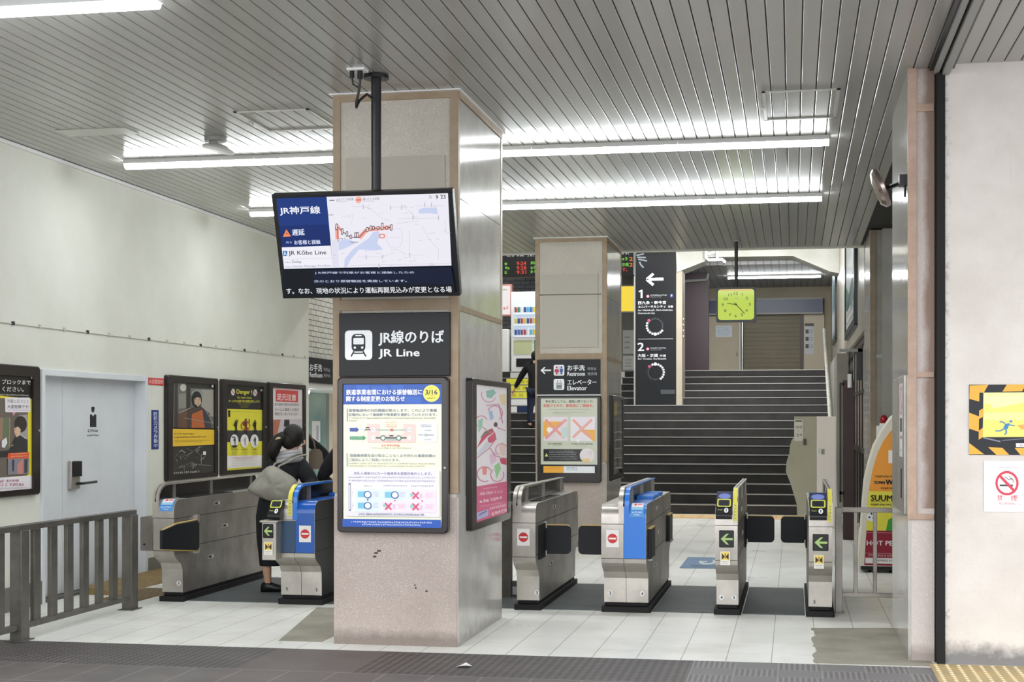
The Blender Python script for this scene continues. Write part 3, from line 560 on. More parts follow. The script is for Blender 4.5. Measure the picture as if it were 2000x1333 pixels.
a.put([(1080, 540), (1130, 525), (1150, 560), (1120, 640), (1180, 700), (1090, 712), (960, 700), (880, 800), (850, 870), (826, 872), (828, 790), (900, 700), (980, 640), (1050, 590)], SEA).put([(768, 620), (850, 600), (930, 640), (830, 690), (770, 712)], SEA).put([(1490, 330), (1540, 310), (1655, 308), (1672, 370), (1580, 362), (1500, 366)], SEA).put([(700, 600), (760, 610), (780, 874), (722, 876)], 'e2e0f0')
G = 'cbcbd6'
for q in ([(880, 300), (1000, 296), (1060, 330), (1160, 410), (1230, 430)], [(1230, 305), (1350, 304), (1440, 360), (1440, 410)], [(1300, 410), (1690, 405)], [(1460, 295), (1730, 290)], [(1210, 510), (1320, 500), (1352, 530), (1356, 620), (1330, 680), (1240, 670), (1200, 600), (1215, 530)], [(1215, 590), (1350, 585)], [(1420, 530), (1420, 750), (1560, 752)], [(950, 770), (1180, 765), (1290, 730)], [(880, 850), (1800, 830)], [(1300, 460), (1500, 430)], [(1530, 480), (1600, 600), (1690, 700), (1690, 800)], [(790, 400), (900, 370), (880, 460)], [(1740, 420), (1750, 560)], [(1290, 690), (1400, 750)]): a.line(q, 3, G)
rr2 = random.Random(3)
for i in range(46):
    x, y = rr2.uniform(720, 1780), rr2.uniform(270, 850)
    if not (740 < x < 1270 and 440 < y < 620): a.fine(x - 18, x + 18, y, 7, 'bdbdca', seed=i)
for q in ((1550, 280), (1612, 280), (1450, 400), (1680, 400), (1340, 305), (990, 300), (1240, 310), (1180, 765), (1030, 770), (1430, 750), (1150, 850)): a.rect(q[0] - 5, q[1] - 20, q[0] + 5, q[1] + 20, 'c3c3cf')
a.line([(752, 480), (760, 600)], 34, 'f3a597').line([(752, 470), (806, 530)], 28, 'f6bfb2').line([(960, 590), (1030, 510), (1250, 490)], 40, 'f3a597')
a.line([(750, 480), (806, 530), (880, 585), (960, 585), (1030, 505), (1255, 490)], 7, '55444c').line([(756, 480), (768, 625)], 6, '6a555a')
for x, y, h in ((750, 485, 30), (803, 530, 30), (848, 552, 26), (884, 578, 20), (926, 560, 24), (946, 560, 26), (1034, 510, 24), (1066, 495, 24), (1090, 495, 20), (1132, 495, 18), (1170, 480, 34), (1212, 492, 18), (1254, 490, 30)): a.rr(x - 11, y - h, x + 11, y + h, 9, '3a3036' if x in (750, 803, 1090, 1254) else '5c4a50').rr(x - 6, y - h + 7, x + 6, y + h - 7, 5, 'e8dade')
a.rr(1144, 548, 1200, 592, 16, 'ea8e88').rr(1156, 558, 1188, 582, 10, 'f0e6ea').fine(672, 720, 374, 14, '6a6a74').fine(780, 832, 596, 12, '6a6a74').fine(880, 950, 628, 12, '6a6a74')
a.put([(262, 892), (1812, 860), (1866, 1096), (282, 1148)], '071018').put([(540, 888), (1812, 858), (1850, 1020), (556, 1026)], '0a1732')
a.text('J R神戸線で列車がお客様と接触したため', 562, 1478, 918, 26, 'c9d2e8', yr=910, bold=.02).text('次のとおり振替輸送を実施しています。', 556, 1412, 996, 24, 'c9d2e8', yr=988, bold=.02)
a.text('す。なお、現地の状況により運転再開見込みが変更となる場', 302, 1828, 1090, 58, 'eef0f4', yr=1066, bold=.012)
a.build('screen', t, 'lit display with delay notice')
MB().cyl((-2.735, 9.56, 2.9), (-2.735, 9.56, H - .012), .034, BLACK).cyl((-2.735, 9.56, H - .03), (-2.735, 9.56, H - .008), .085, BLACK).build('pole', t)
MB().box(-2.92, -2.55, 9.555, 9.6, 2.74, 2.95, BLACK).build('mount_bracket', t)
t = thing('power_outlet', 'white ceiling outlet with two black plugs above the hanging screen', 'outlet', (-2.79, 9.38, H - .02))
MB().box(-2.87, -2.75, 9.33, 9.43, H - .016, H - .001, WHITE).build('outlet_plate', t)
MB().cyl((-2.845, 9.37, H - .06), (-2.845, 9.37, H - .015), .015, BLACK).cyl((-2.79, 9.37, H - .07), (-2.79, 9.37, H - .015), .018, BLACK).build('plug', t)
MB().tube([(-2.845, 9.37, H - .06), (-2.84, 9.375, H - .1), (-2.81, 9.38, H - .12), (-2.79, 9.37, H - .1), (-2.79, 9.37, H - .06)], .006, BLACK).tube([(-2.79, 9.37, H - .07), (-2.80, 9.38, H - .14), (-2.825, 9.4, H - .22), (-2.825, 9.4, H - .25), (-2.81, 9.42, H - .2), (-2.77, 9.46, H - .15), (-2.745, 9.5, H - .17)], .009, BLACK).build('cord', t)

# ------------------------------------------------------------------ tube lights
t0 = None; FL = 1.219
def lamp(x0, y, z=H, L=FL, name='ceiling_light', group='fluorescent ceiling lights'):
    t = thing(name, None, 'light', (x0 + L / 2, y, z), group)
    pr = [(y - .055, z - .001), (y - .062, z - .03), (y - .062, z - .04), (y + .062, z - .04), (y + .062, z - .03), (y + .055, z - .001)]
    MB().prism(pr, 'x', x0 + .002, x0 + L - .002, WHITE).build('housing', t)
    pr = [(y + .048 * math.cos(q), z - .038 - .044 * math.sin(q)) for q in [math.pi * i / 10 for i in range(11)]]
    MB().prism(pr, 'x', x0 + .006, x0 + L - .006, LAMPM).build('tube_cover', t, 'glowing white cover', smooth=40)
    return t
def dup(o, loc, label=None):
    c = o.copy(); COL.objects.link(c); c.location = loc
    if label: c['label'] = label
    for ch in o.children:
        k = ch.copy(); COL.objects.link(k); k.parent = c
        for g in ch.children: q = g.copy(); COL.objects.link(q); q.parent = k
    return c
ordn = ['leftmost', 'second from left', 'middle', 'second from right', 'rightmost']
proto = None
for y, rn in ((7.53, 'front row at the top edge'), (12.28, 'row just behind the foreground pillar'), (15.36, 'back row above the gates')):
    for i in range(5):
        if y < 8 and i > 1: continue
        lb = '%s glowing tube light of the ceiling %s' % (ordn[i] if y > 8 else ('left' if i == 0 else 'right'), rn)
        loc = (-5.81 + FL * (i + .5), y, H)
        if proto is None: proto = lamp(-5.81, y); proto['label'] = lb
        else: dup(proto, loc, lb)
# ceiling fittings
t = thing('ceiling_camera', 'round grey ceiling device on a bracket in front of the left lights', 'ceiling device', (-4.62, 11.5, H))
MB().cyl((-4.62, 11.42, H - .035), (-4.62, 11.42, H - .001), .09, GREYP).build('base_plate', t)
MB().box(-4.66, -4.58, 11.38, 11.44, H - .08, H - .03, GREYP).build('bracket', t)
mb = MB()
def tilt(q, c, a):
    y, z = q[1] - c[1], q[2] - c[2]; x = q[0] - c[0]
    z2 = z - x * a; return (q[0], q[1], c[2] + z2)
mb.loft([[tilt((-4.6 + r * math.cos(2 * math.pi * i / 24), 11.42 + r * math.sin(2 * math.pi * i / 24), z), (-4.6, 11.42, H - .1), .22) for i in range(24)] for r, z in ((.06, H - .06), (.12, H - .085), (.135, H - .1), (.115, H - .118))], WHITE)
mb.build('dome', t)
def hatch(x0, x1, y0, y1, lb):
    t = thing('access_hatch', lb, 'hatch', ((x0 + x1) / 2, (y0 + y1) / 2, H)); mb = MB(); hm = mat('hatch_trim', 'c6c6c0', .35)
    for q in ((x0, x1, y0, y0 + .025), (x0, x1, y1 - .025, y1), (x0, x0 + .025, y0, y1), (x1 - .025, x1, y0, y1)): mb.box(q[0], q[1], q[2], q[3], H - .006, H + .002, hm)
    mb.build('hatch_frame', t); MB().box(x0 - .012, x0 + .012, (y0 + y1) / 2 - .02, (y0 + y1) / 2 + .02, H - .02, H - .004, hm).build('catch', t)
hatch(-4.11, -3.52, 10.5, 11.25, 'square ceiling access hatch left of the foreground pillar')
hatch(-.22, .32, 10.55, 11.55, 'square ceiling access hatch at upper right above the first lights')
tag(MB().box(-5.76, -5.16, 10.9, 11.14, H - .006, H - .001, mat('patch_white', 'd0d0c8', .4)).build('ceiling_patch_panel'), 'plain pale rectangular patch panel on ceiling at upper left', 'panel')
# ------------------------------------------------------------------ left wall: posters and labels
LX, LN = (0, 1, 0), (1, 0, 0)
def lcase(label, y0, y1, z0, z1, bw, sheet, quad, draw, lock=True):
    a = Art((XW + .026, sheet[0], sheet[3]), LX, FU, LN, sheet[1] - sheet[0], sheet[3] - sheet[2], quad, coat=.25); draw(a)
    t = case('poster_case', label, 'poster', (XW, y0, z1), LX, FU, LN, y1 - y0, z1 - z0, bw, .045, a, r=.03)
    if lock: MB().cyl((XW + .04, y1 - .03, (z0 + z1) / 2), (XW + .055, y1 - .03, (z0 + z1) / 2), .012, STEEL).build('lock', t)
def d1(a):                                    # units: zoom of (0,690)-(90,980), 4.6 px per px
    a.sheet('16130f'); a.put([(-403, 318), (280, 388), (275, 1222), (-403, 1290)], 'f2e338').put([(-403, 345), (232, 400), (225, 1085), (-403, 1145)], '6f655c').put([(-403, 1135), (262, 1085), (258, 1205), (-403, 1270)], 'f3eef0')
    a.put([(15, 560), (70, 555), (70, 840), (15, 850)], '6b7a62').put([(-20, 560), (15, 560), (10, 760), (-20, 770)], 'a0806a').put([(150, 540), (232, 530), (225, 880), (150, 870)], 'a8a39c')
    a.put([(-403, 900), (60, 860), (110, 740), (170, 720), (225, 760), (225, 890), (-403, 985)], '2e2e31')  .put([(-330, 480), (-90, 500), (-90, 860), (-330, 880)], '8f959a').put([(-300, 520), (-120, 530), (-120, 660), (-300, 660)], '3a4650').disc(165, 620, 55, '2b2624', 75).put([(108, 660), (140, 640), (165, 665), (160, 715), (130, 740), (110, 700)], 'e3bfa2').put([(0, 770), (40, 740), (48, 790), (25, 835), (0, 830)], 'eceaf0').line([(112, 672), (124, 668)], 5, '3a2c26').line([(108, 692), (116, 696)], 4, 'b88a70').line([(118, 712), (132, 710)], 4, 'a8665a').line([(68, 560), (64, 830)], 8, 'b5935c').line([(80, 820), (98, 808)], 9, 'c29a76').line([(160, 715), (215, 755)], 7, 'c9d0d6')
    a.rr(30, 375, 250, 510, 12, 'f3eef2').put([(90, 508), (125, 508), (100, 545)], 'e39ab4').text('列車に近づくと', 48, 236, 408, 34, '58545a', yr=412, bold=.01).text('大変危険です!', 48, 238, 458, 34, '58545a', yr=460, bold=.02).fine(50, 238, 492, 10, 'c8b8c0')
    a.put([(50, 885), (235, 875), (232, 930), (45, 935)], 'e8592e').fine(75, 222, 892, 12, 'f8c8a0', yr=884).fine(75, 222, 915, 12, 'f8c8a0', yr=908).put([(48, 935), (235, 930), (232, 1070), (48, 1082)], '8d8790').put([(85, 945), (105, 940), (100, 1050), (85, 1050)], '2f3f5e').put([(130, 990), (178, 935), (178, 1070), (130, 1074)], 'cf8a84').put([(190, 940), (220, 935), (215, 1060), (190, 1065)], '3e3b42')
    a.text('ブロックまで', 2, 252, 228, 44, 'f5f3ee', yr=236, bold=.02).text('ください。', 2, 190, 295, 44, 'f5f3ee', yr=300, bold=.02).fine(-120, 236, 346, 14, 'd8d4cc', yr=357).fine(-30, 142, 1140, 24, 'c98aa4', yr=1132).fine(-30, 186, 1172, 24, 'c98aa4', yr=1166).fine(-60, 225, 1205, 8, 'b8a8b0', yr=1196).disc(262, 192, 12, '9a9a9c')
lcase('large yellow and black platform safety poster at left edge beside the door', 10.30, 11.704, .948, 2.04, (.12, .09, .12, .055), (10.42, 11.62, .985, 1.985), [(-403, 99), (285, 145), (275, 1222), (-403, 1286)], d1)
def d2(a):                                    # units: zoom of (280,720)-(520,960), 5.554 px per px
    a.sheet('12100f'); a.put([(270, 140), (740, 165), (740, 645), (275, 632)], '6d6a63').put([(270, 140), (340, 144), (340, 634), (275, 632)], '3a3936').put([(435, 150), (480, 152), (480, 640), (435, 638)], '33322f').put([(480, 152), (740, 165), (740, 215), (480, 205)], '2c2b29')
    a.disc(400, 200, 34, 'c9c6bd', 40).put([(350, 270), (430, 260), (430, 420), (350, 430)], '8d8a81').put([(600, 220), (735, 225), (735, 520), (640, 500), (600, 400)], 'a5a196').disc(555, 265, 66, '8d9692', 46)
    a.put([(345, 480), (480, 420), (600, 410), (690, 480), (715, 644), (340, 636)], '4a3a34').put([(345, 490), (440, 440), (440, 640), (340, 636)], '6a4a38').put([(495, 490), (610, 440), (640, 640), (490, 640)], 'b8622f').put([(610, 420), (680, 480), (690, 640), (640, 640)], '35384a')
    a.disc(548, 330, 58, '1c1a1b', 92).put([(515, 310), (590, 300), (598, 370), (570, 412), (530, 390)], 'c8ac94').line([(495, 350), (560, 415), (600, 380)], 10, '1b1a1c').line([(524, 330), (545, 327)], 6, '4a3830').line([(568, 326), (586, 324)], 6, '4a3830').line([(560, 332), (566, 358), (556, 362)], 4, 'a88a74').line([(548, 382), (576, 380)], 5, '8f5f54').put([(515, 310), (530, 306), (528, 396), (520, 370)], 'a98d77').put([(500, 300), (555, 262), (600, 300), (598, 320), (555, 300), (512, 330)], '1c1a1b')
    a.line([(350, 480), (480, 420)], 6, 'b9b7b0').line([(400, 530), (735, 590)], 5, 'a3a19a').line([(640, 440), (735, 600)], 5, 'b3b1aa').line([(300, 150), (290, 630)], 5, '8a8a86')
    a.put([(268, 650), (745, 662), (745, 825), (268, 842)], 'f0c431').put([(275, 648), (520, 655), (520, 668), (275, 668)], 'f0c431').fine(295, 520, 702, 16, '7a6430', yr=708).fine(290, 650, 742, 18, '6f5c2e', yr=738).fine(290, 700, 775, 8, '9a8030').fine(290, 600, 790, 8, '9a8030')
    a.put([(275, 850), (735, 835), (735, 1135), (275, 1165)], '2d2c29')
    rr3 = random.Random(5)
    for i in range(26):
        x, y = rr3.uniform(330, 600), rr3.uniform(880, 1060); a.line([(x, y), (x + rr3.uniform(-60, 60), y + rr3.uniform(-50, 50))], 6, ('8d8c80', '6d6c62', 'b3b1a2')[i % 3])
    a.rect(610, 898, 643, 936, 'eceae2').line([(590, 930), (590, 1045), (700, 1055)], 7, '8a897e').line([(560, 860), (620, 838)], 7, '6f7a8a').line([(420, 860), (500, 900)], 9, '5e5d55').line([(300, 1080), (560, 1050)], 5, '55544d').fine(285, 575, 1130, 20, 'd0cec6', yr=1118).disc(718, 184, 15, 'b9b9b6')
lcase('dark photo poster of a person in an orange jacket with yellow caption strip', 14.33, 15.7, .95, 2.052, (.12, .07, .1, .05), (14.455, 15.6, 1.0, 1.982), [(270, 138), (740, 165), (738, 1135), (268, 1168)], d2)
def d3(a):                                    # units: zoom of (410,720)-(650,960)
    a.sheet('100f0d'); Y = 'e9df3a'; K = '15140f'
    a.put([(145, 425), (548, 437), (546, 1090), (142, 1125)], Y).put([(145, 668), (548, 668), (548, 790), (145, 800)], '37363c').put([(145, 958), (546, 948), (546, 1075), (145, 1100)], 'eeeae6')
    a.disc(222, 235, 22, 'dcd3d2', 38).line([(205, 210), (240, 262)], 8, 'c0393f').disc(470, 245, 22, 'dcd3d2', 38).line([(453, 220), (488, 272)], 8, 'c0393f').text('Danger', 262, 412, 235, 62, 'eae34a', yr=243, bold=.03).text('!', 424, 434, 240, 48, 'eae34a')
    a.text('No Selfie Sticks', 270, 430, 296, 22, 'eae34a', yr=300).text('ホームでの自撮り棒の使用を禁止します!', 170, 518, 335, 28, 'eae34a', yr=343, bold=.03)
    for i, y in enumerate((362, 378, 394, 408)): a.fine(270 + i * 12, 420 - i * 12, y, 7, 'b8b04a', seed=i)
    a.line([(150, 455), (545, 462)], 3, 'b8b030').rect(165, 440, 187, 516, K)
    def man(x, y, s, c): a.disc(x, y - 36 * s, 9 * s, c, 11 * s).put([(x - 15 * s, y - 24 * s), (x + 15 * s, y - 24 * s), (x + 11 * s, y + 34 * s), (x - 11 * s, y + 34 * s)], c).line([(x - 6 * s, y + 30 * s), (x - 6 * s, y + 98 * s)], 9 * s, c).line([(x + 6 * s, y + 30 * s), (x + 14 * s, y + 98 * s)], 9 * s, c).line([(x - 13 * s, y - 18 * s), (x - 26 * s, y + 14 * s), (x - 8 * s, y + 20 * s)], 8 * s, c)
    man(252, 600, 1, K); a.line([(265, 585), (276, 545)], 8, K); man(362, 588, 1.15, '5a1c1a'); man(465, 600, 1, K); a.ring(358, 615, 52, 44, 'a8322e'); a.line([(322, 575), (394, 660)], 8, 'a8322e').line([(400, 580), (400, 540)], 9, '5a1c1a')
    for x in (230, 345, 456): a.disc(x, 788, 46, 'f0eeea', 75)
    for x, c in ((230, '3c4a5c'), (345, 'b8a0ac'), (456, '3c4a5c')): man(x + 6, 775, .7, c)
    a.rect(200, 740, 235, 752, K).put([(195, 838), (265, 838), (250, 862), (212, 862)], K)
    for x in (230, 345, 456): a.fine(x - 40, x + 40, 884, 14, '4a471c', seed=x); [a.fine(x - 28, x + 28, y, 7, '8a853a', seed=x + y) for y in (905, 920, 935, 948)]
    a.fine(190, 480, 978, 12, 'd08a94', yr=968).fine(240, 440, 995, 10, 'd08a94', yr=988)
    for y in (1018, 1045, 1068): a.fine(200, 490, y, 8, 'b8b4b0', yr=y - 12, seed=y)
    a.disc(528, 217, 14, '8a8a88')
lcase('black and yellow danger poster in the middle of the left wall trio', 15.824, 17.237, .955, 2.05, (.13, .06, .11, .055), (15.955, 17.12, 1.01, 1.99), [(140, 150), (545, 180), (546, 1090), (140, 1128)], d3)
def d4(a):
    a.sheet('ece4e6'); a.put([(650, 205), (980, 230), (980, 238), (650, 216)], 'd9a3aa').put([(690, 225), (938, 245), (938, 372), (690, 358)], 'dc4a48').text('足元注意', 706, 915, 305, 72, 'f6efec', yr=318, bold=.04)
    a.text('西九条駅の内回り(大阪方面行)', 680, 946, 392, 34, '6a6468', yr=400, bold=.01).text('ホームは電車との間が', 680, 946, 447, 34, '6a6468', yr=454, bold=.01).text('隙間が広くあいております。', 680, 940, 496, 34, '6a6468', yr=502, bold=.01)
    a.put([(662, 560), (745, 560), (700, 760), (662, 760)], 'c4755f').put([(745, 560), (975, 560), (975, 800), (700, 760)], 'd3cbd2').put([(785, 562), (840, 562), (845, 640), (780, 640)], '22222a').rect(650, 205, 660, 1050, 'c99aa4')
lcase('pink and white footing caution poster farthest along the left wall', 17.345, 18.739, .99, 2.056, (.12, .06, .1, .06), (17.47, 18.63, 1.045, 1.992), [(648, 200), (985, 230), (985, 1030), (648, 1055)], d4)
a = Art((XW + .006, 13.945, 2.009), LX, FU, LN, .36, .065, [(45, 105), (215, 115), (215, 190), (45, 180)]); a.sheet('d63a3c').text('火災受信所', 52, 208, 145, 50, 'f6dcd4', yr=150, bold=.02)
t = thing('fire_sign', 'small red sign with white letters beside the top of the door', 'sign', (XW, 14.12, 1.944)); MB().box(XW, XW + .005, 13.94, 14.31, 1.94, 2.012, mat('red_plate', 'c9383a', .4)).build('plate', t); a.build('print', t)
a = Art((XW + .006, 14.03, 1.684), LX, FU, LN, .155, .39, [(90, 458), (156, 462), (156, 872), (90, 870)]); a.sheet('243a86')
for i, ch in enumerate('防犯カメラ作動中'): a.text(ch, 104, 142, 496 + i * 48.5, 42, 'e6eaf6', bold=.03)
t = thing('camera_notice', 'narrow blue vertical sign about security cameras left of the dark poster', 'sign', (XW, 14.1, 1.29)); MB().box(XW, XW + .005, 14.025, 14.19, 1.29, 1.688, mat('blue_plate', '243a86', .4)).build('plate', t); a.build('print', t)
t = thing('wall_cable', 'thin cable clipped along the left wall above the posters', 'cable', (XW, 14.5, 2.385)); CW = mat('cable_grey', 'c4c2b4', .5)
MB().tube([(XW + .006, 10.6, 2.378), (XW + .006, 14.3, 2.39), (XW + .006, 17.2, 2.403), (XW + .006, 18.9, 2.412)], .005, CW, 6).build('cable_run', t)
for i in range(18): MB().box(XW, XW + .016, 11.3 + i * .44, 11.33 + i * .44, 2.37 + i * .0021, 2.4 + i * .0021, CW if i % 3 else DKFRAME).build('clip', t)

# ------------------------------------------------------------------ ticket gates
def arc(cy, cz, ry, rz, a0, a1, n=6): return [(cy + ry * math.cos(math.radians(a0 + (a1 - a0) * i / n)), cz + rz * math.sin(math.radians(a0 + (a1 - a0) * i / n))) for i in range(n + 1)]
GY0, GY1, GT = 12.0, 14.44, .895
def body_profile(top=GT):
    lo = [(GY0 + .19, .075), (GY0 + .185, .28), (GY0 + .15, .335), (GY0 + .05, .385), (GY0 + .012, .42), (GY0, .46)]
    hi = arc(GY0 + .11, top - .1, .11, .1, 180, 90)
    bk = arc(GY1 - .09, top - .09, .09, .09, 90, 0); l2 = [(2 * (GY0 + GY1) / 2 - q[0], q[1]) for q in lo[::-1]]
    return lo + hi + bk + l2
GATE_ART = dict(quad=[(0, 0), (100, 0), (100, 100), (0, 100)])
def gate(label, x0, x1, fins, blue=None, group='ticket gates', reader=None, nums=(), noentry=None, arrow=None, flaps=(), pad=None, yellow=None, side=None):
    t = thing('ticket_gate', label, 'ticket gate', ((x0 + x1) / 2, (GY0 + GY1) / 2, 0), group)
    MB().prism([(x0 - .02, GY0 + .16), (x1 + .02, GY0 + .16), (x1 + .02, GY1 - .16), (x0 - .02, GY1 - .16)], 'z', 0, .045, BLACKM).box(x0 + .004, x1 - .004, GY0 + .21, GY1 - .21, .04, .08, BLACKM).build('plinth', t, 'black plinth', bevel=.012)
    halves = [(x0, x1)] if x1 - x0 < .25 else [(x0, (x0 + x1) / 2 - .0015), ((x0 + x1) / 2 + .0015, x1)]
    for i, (a, b) in enumerate(halves):
        MB().prism(body_profile(), 'x', a, b, STEEL, side or STEELD).build('body', t, bevel=.006)
    mb = MB()                                # panel joints on front and sides
    for z in (.455, .735): mb.box(x0 - .001, x1 + .001, GY0 - .0012, GY0 + .006, z, z + .004, BLACKM)
    for z, e in ((.73, x1), (.47, x1), (.73, x0), (.47, x0)): mb.box(e - .0015, e + .0015, GY0 + .02, GY1 - .02, z, z + .004, BLACKM)
    mb.build('panel_seam', t)
    e = x1 + .001
    for yy, zz in ((12.9, .8), (13.1, .58), (12.75, .32)): MB().box(e - .002, e + .003, yy, yy + .14, zz, zz + .035, STEEL).box(e, e + .005, yy + .1, yy + .125, zz + .008, zz + .027, WHITE).box(e, e + .004, yy + .02, yy + .08, zz + .01, zz + .025, BLACKM).build('latch', t)
    for fx0, fx1, cols in fins:
        top = 1.035; pf = [(GY0 - .004, .74), (GY0 - .004, .88)] + arc(GY0 + .2, .9, .204, top - .9, 180, 90, 8) + [(GY1 - .05, top - .01)] + [(GY1 + .06, .9), (GY1 + .04, .88)]
        inn = [(GY1 + .02, .885), (GY1 - .065, top - .028)] + arc(GY0 + .205, .9, .185, top - .92, 90, 180, 8) + [(GY0 + .02, .88), (GY0 + .016, .74)]
        k = len(cols); wd = (fx1 - fx0) / k; n = len(pf); m_ = len(inn)
        mb = MB()
        for j, cm in enumerate(cols):
            a, b = fx0 + j * wd, fx0 + (j + 1) * wd
            o = pf[:-2]; ii = inn[1:][::-1]
            rings = []
            for q, r_ in zip(o, [ii[0]] + ii): rings.append([(a, q[0], q[1]), (b, q[0], q[1]), (b, r_[0], r_[1]), (a, r_[0], r_[1])])
            mb.loft(rings, cm)
        mb.build('screen_frame', t, 'curved metal edge of the raised side screen', smooth=40)
        MB().prism(pf[1:-1], 'x', (fx0 + fx1) / 2 - .006, (fx0 + fx1) / 2 + .006, GLASSD).build('screen_panel', t, 'dark acrylic side screen')
        for yy in (GY0 + .35, GY0 + 1.2, GY1 - .2): MB().box(fx0 + .003, fx1 - .003, yy, yy + .02, GT - .01, top - .012, STEELD).build('screen_post', t)
    if yellow:
        pf = [(GY0 - .0065, .775), (GY0 - .0065, .9)] + arc(GY0 + .2, .9, .2065, .1375, 180, 105, 8); pi_ = [(y + .004, z - .001) for y, z in pf]
        MB().prism(pf + pi_[::-1], 'x', yellow[0], yellow[1], YELL).build('yellow_strip', t, 'pale yellow strip on the screen front')
        mb = MB(); zz = .79
        while zz < .9: mb.box(yellow[0] + .008, yellow[1] - .008, GY0 - .0075, GY0 - .005, zz, zz + .012, mat('strip_mark', 'b9b58a', .5)); zz += .026
        mb.build('strip_print', t)
    if blue:
        bx0, bx1, bm = blue
        pr = [(GY0 - .003, .46), (GY0 - .003, GT - .1)] + arc(GY0 + .11, GT - .1, .113, .103, 180, 90) + [(GY0 + .75, GT + .003), (GY0 + .75, GT - .01), (GY0 + .03, GT - .15), (GY0 + .006, .46)]
        MB().prism(pr, 'x', bx0, bx1, bm).build('front_panel', t, 'blue front panel', bevel=.003)
        mb = MB()
        for yy in (GY0 + .85, GY0 + 1.15, GY0 + 1.5): mb.box(bx0 + .01, bx1 - .01, yy, yy + .2, GT - .005, GT + .035, bm)
        mb.build('ticket_hood', t, 'blue hoods on top', bevel=.012)
    else:
        MB().box(x0 + (.08 if fins and fins[0][0] < x0 + .02 else .01), x1 - (.05 if fins and fins[0][1] > x1 - .02 else .012), GY0 + .35, GY0 + 1.4, GT - .01, GT + .008, GLASSD).build('top_display', t, bevel=.003)
    F = lambda xa, xb, za, zb, d=0: dict(O=(xa, GY0 - .0035 - d, zb), ux=FX, uy=FU, n=FN, W=xb - xa, H=zb - za, **GATE_ART)
    if noentry:
        cx, cz = noentry; a = Art(**F(cx - .052, cx + .052, cz - .07, cz + .07)); a.sheet('f3f1ef').disc(50, 50, 38, 'd0363c', 28).put([(20, 45), (80, 45), (80, 55), (20, 55)], 'f6f4f2'); a.build('no_entry_sticker', t, 'white sticker with red no entry disc')
    if pad:
        pa, pb = pad; a = Art(O=(pa, GY0 + .02, GT + .0045), ux=FX, uy=(0, -.72, -.69), n=(0, -.69, .72), W=pb - pa, H=.12, quad=GATE_ART['quad']); rr_ = .1185 if blue else .1135; a.W3 = lambda X, Y, a=a, rr_=rr_: Vector((pa + X, GY0 + .11 + (rr_ + a.k * 2e-4) * math.cos(math.radians(100 + 78 * Y / .12)), GT - .1 + (rr_ - .009 + a.k * 2e-4) * math.sin(math.radians(100 + 78 * Y / .12))))
        a.k = 1; [a.rect(0, i * 10, 100, i * 10 + 10, '5aa0e4') for i in range(10)]; a.k = 14; [a.rect(8, 4 + i * 10, 92, 14 + i * 10, 'f4f2f4') for i in range(4)]; a.k = 20; a.rect(26, 14, 44, 22, 'e0505a').rect(26, 22, 44, 32, 'e0505a').rect(50, 14, 86, 22, 'ee8a96').rect(50, 22, 86, 30, 'ee8a96').rect(8, 46, 92, 62, '9fd0ee').fine(12, 88, 76, 9, 'e6f2ff').fine(30, 70, 90, 8, 'e6f2ff'); a.build('card_notice', t, 'blue and white notice on the sloping top')
    for ch, nx, nz, plain in nums:
        a = Art(O=(nx - .022, GY0 + .1835, nz + .024), ux=FX, uy=FU, n=FN, W=.044, H=.048, quad=GATE_ART['quad'])
        if not plain: a.disc(50, 50, 46, 'eceae8')
        a.text(ch, 34, 66, 50, 56, '33343a', bold=.04); a.build('number_sticker', t)
    if arrow:
        ax0, ax1, az0, az1 = arrow[:4]; yy = arrow[4] if len(arrow) > 4 else GY0
        MB().box(ax0, ax1, yy - .005, yy + .01, az0, az1, BLACK).build('arrow_display', t, 'black panel with lit green arrow', bevel=.008)
        a = Art(O=(ax0, yy - .0056, az1), ux=FX, uy=FU, n=FN, W=ax1 - ax0, H=az1 - az0, quad=GATE_ART['quad'], emit=.8); G = 'b4d684'
        a.put([(12, 50), (50, 20), (66, 20), (40, 44), (92, 44), (92, 57), (40, 57), (66, 82), (50, 82)], G); a.build('arrow', t)
        sz = az0 - .03; a = Art(O=(ax0 + .012, yy - .0045, sz), ux=FX, uy=FU, n=FN, W=.076, H=.11, quad=GATE_ART['quad'])
        a.sheet('f3f1ea').rect(6, 4, 94, 64, 'f0dc72').put([(14, 14), (42, 34), (42, 44), (14, 60)], '332c1c').put([(86, 14), (58, 34), (58, 44), (86, 60)], '332c1c').disc(50, 22, 7, 'c4503c').rect(44, 30, 56, 52, 'c4702c').fine(14, 86, 76, 6, 'a09c94').fine(20, 80, 88, 5, 'a09c94'); a.build('caution_sticker', t, 'yellow and white caution sticker')
    if reader:
        rx0, rx1 = reader[:2]; yo = reader[2] if len(reader) > 2 else 0; z0 = reader[3] if len(reader) > 3 else .79
        pr = [(GY0 - .03 + yo, z0), (GY0 - .035 + yo, z0 + .035), (GY0 + .07 + yo, z0 + .16), (GY0 + .1 + yo, z0 + .15), (GY0 + .1 + yo, z0)]
        MB().prism(pr, 'x', rx0, rx1, BLACK).build('card_reader', t, 'black card reader pad', bevel=.012, seg=3)
        u = Vector((0, -.105, -.125)).normalized(); n = Vector((0, -.125, .105)).normalized()
        a = Art(O=Vector((rx0 + .004, GY0 + .068 + yo, z0 + .16)) + n * .003, ux=FX, uy=u, n=n, W=rx1 - rx0 - .008, H=.158, quad=GATE_ART['quad'], emit=.12)
        a.rr(4, 4, 96, 54, 12, 'd6da5a').rr(12, 10, 88, 48, 8, '2c2e30').rr(22, 16, 78, 42, 6, '15161a').fine(10, 46, 74, 10, 'a8ac6a').disc(66, 76, 14, 'f2f4f6', 16).put([(62, 66), (70, 66), (68, 86), (64, 86)], '2a2c30'); a.build('reader_print', t)
